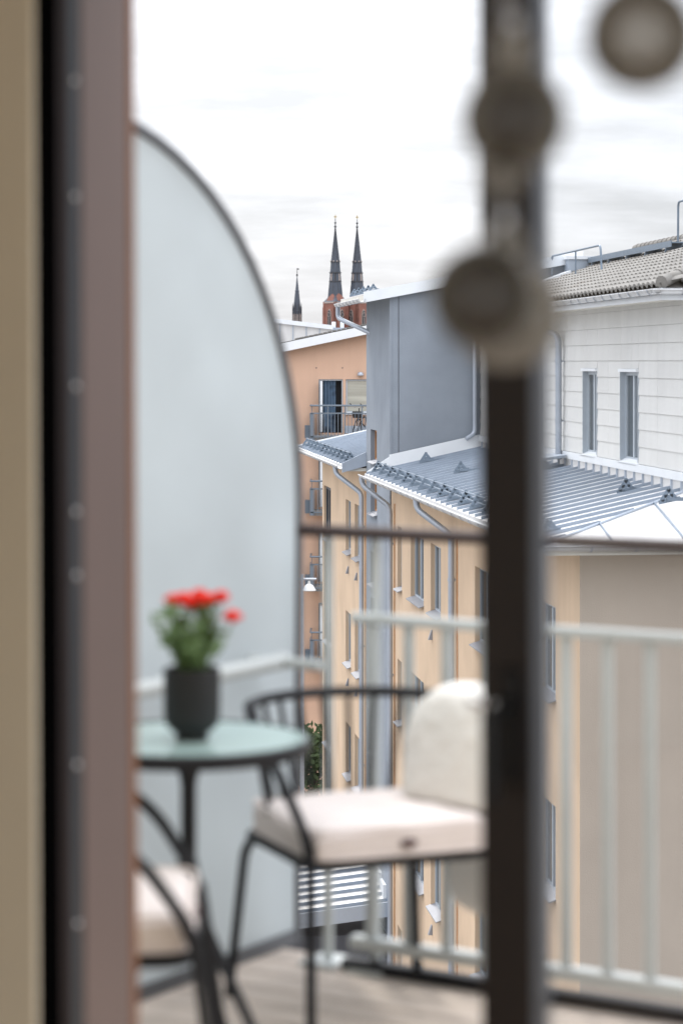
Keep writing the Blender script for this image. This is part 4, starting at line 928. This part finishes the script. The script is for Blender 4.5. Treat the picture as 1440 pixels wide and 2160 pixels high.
# glazed leaf to the right with its lock stile and handle
ur0 = uv(1027, 3.74)[0]
t0 = None
def u_at(px, v):                            # u on the line v = const seen at photograph column px
    k = (px - 720) / FPX; return v * (V.x - k * V.y) / (k * U.y - U.x)
VD = HI + .06                               # room-side face of the leaf
ua, ub = u_at(1011, VD), u_at(1122, VD)
gd = thing('glazed_door', 'dark brown glazed door leaf with black lever handle', 'door', W(ua, VD, 0))
DO = Vector(W(ua, VD, 0))
def WD(u, v, z): p = W(u, v, z); s_ = .0035 * (z - 1.3); return (p[0] - DO.x - s_ * U.x, p[1] - DO.y - s_ * U.y, p[2])
DT = .056
m = MB(WD); m.box(ua, ub - .004, VD, VD + DT, .03, 2.262); m.build('stile', 'door_brown', gd, bevel=.003)
m = MB(WD); m.box(ub - .0038, ub, VD + .002, VD + DT, .15, 2.14); m.build('stile_skylit_side', 'door_edge_skylit', gd)  # side of the stile, sky light on it painted in as a paler grey
uz = UR - .01
m = MB(WD); m.box(uz - .09, uz, VD, VD + DT, .03, 2.262); m.build('stile', 'door_brown', gd, bevel=.003)
m = MB(WD); m.box(ub, uz - .09, VD, VD + DT, 2.14, 2.262); m.build('top_rail', 'door_brown', gd, bevel=.003)
m = MB(WD); m.box(ub, uz - .09, VD, VD + DT, .03, .15); m.build('bottom_rail', 'door_brown', gd, bevel=.003)
m = MB(WD); m.box(ub + .0005, uz - .0905, VD + DT - .012, VD + DT - .008, .1505, 2.1395); m.build('pane', 'pane_clear', gd)
hz_ = pyZ(1485, 3.72); uc = (ua + ub) / 2 + .008
m = MB(WD); m.box(uc - .016, uc + .016, VD - .012, VD - .001, hz_ - .085, hz_ + .085); hd = m.build('handle', 'handle_black', gd, bevel=.004)
m = MB(WD); m.tube(smooth_path([(uc, VD - .01, hz_ + .03), (uc, VD - .055, hz_ + .03), (uc, VD - .06, hz_ - .10)], r=.02), .011, 10); m.build('lever', 'handle_black', hd, smooth=True)
m = MB(WD); m.tube([(ua + .012, VD - .004, hz_ + .03), (ua - .012, VD - .012, hz_ + .03)], .008, 10); m.build('latch_knob', 'screw_steel', hd, smooth=True)

# ------------------------------------------------------------------ hanging glass globes inside the room, close to the camera
def globe(px, py, Y, r_px, core_px, label, mt='globe_shell', cm='globe_core_dark'):
    p = Vector((pxX(px, Y), Y, pyZ(py, Y))); r = r_px / FPX * Y
    t = thing('hanging_globe', label, 'globe', p, 0, 'small globes hanging from the ceiling')
    m = MB(); m.sphere((0, 0, 0), r, 32, 20); m.build('shell', mt, t, smooth=True)
    if core_px:
        m = MB(); m.sphere((0, 0, 0), core_px / FPX * Y, 24, 16); m.build('core', cm, t, smooth=True)
    m = MB(); m.lathe([(.006, r - .002), (.006, r + .010), (0, r + .012)], 12); m.build('cap', 'screw_steel', t, smooth=True)
    m = MB(); m.tube([(0, 0, r + .01), (0, 0, 2.62 - p.z)], .0006, 5); m.build('wire', 'screw_steel', t)
globe(1352, 76, 2.00, 118, 84, 'smoky globe with taupe core hanging alone against the white sky', cm='globe_core')
globe(1084, 250, 2.05, 112, 76, 'smoky globe hanging against the top of the dark door stile')
globe(1018, 626, 2.10, 112, 88, 'dark smoky globe hanging lowest, beside the grey stair tower')
globe(1082, 108, 2.02, 46, 0, 'small pale milky globe hanging directly above a smoky globe', 'pale_globe')
globe(1058, 366, 2.08, 48, 0, 'small pale milky globe hanging directly below a smoky globe', 'pale_globe')
globe(1070, 660, 2.18, 118, 0, 'large pale milky globe hanging just behind the lowest smoky globe', 'pale_globe')
globe(1066, 520, 2.12, 46, 0, 'middle sized pale milky globe between the two lower smoky globes', 'pale_globe')
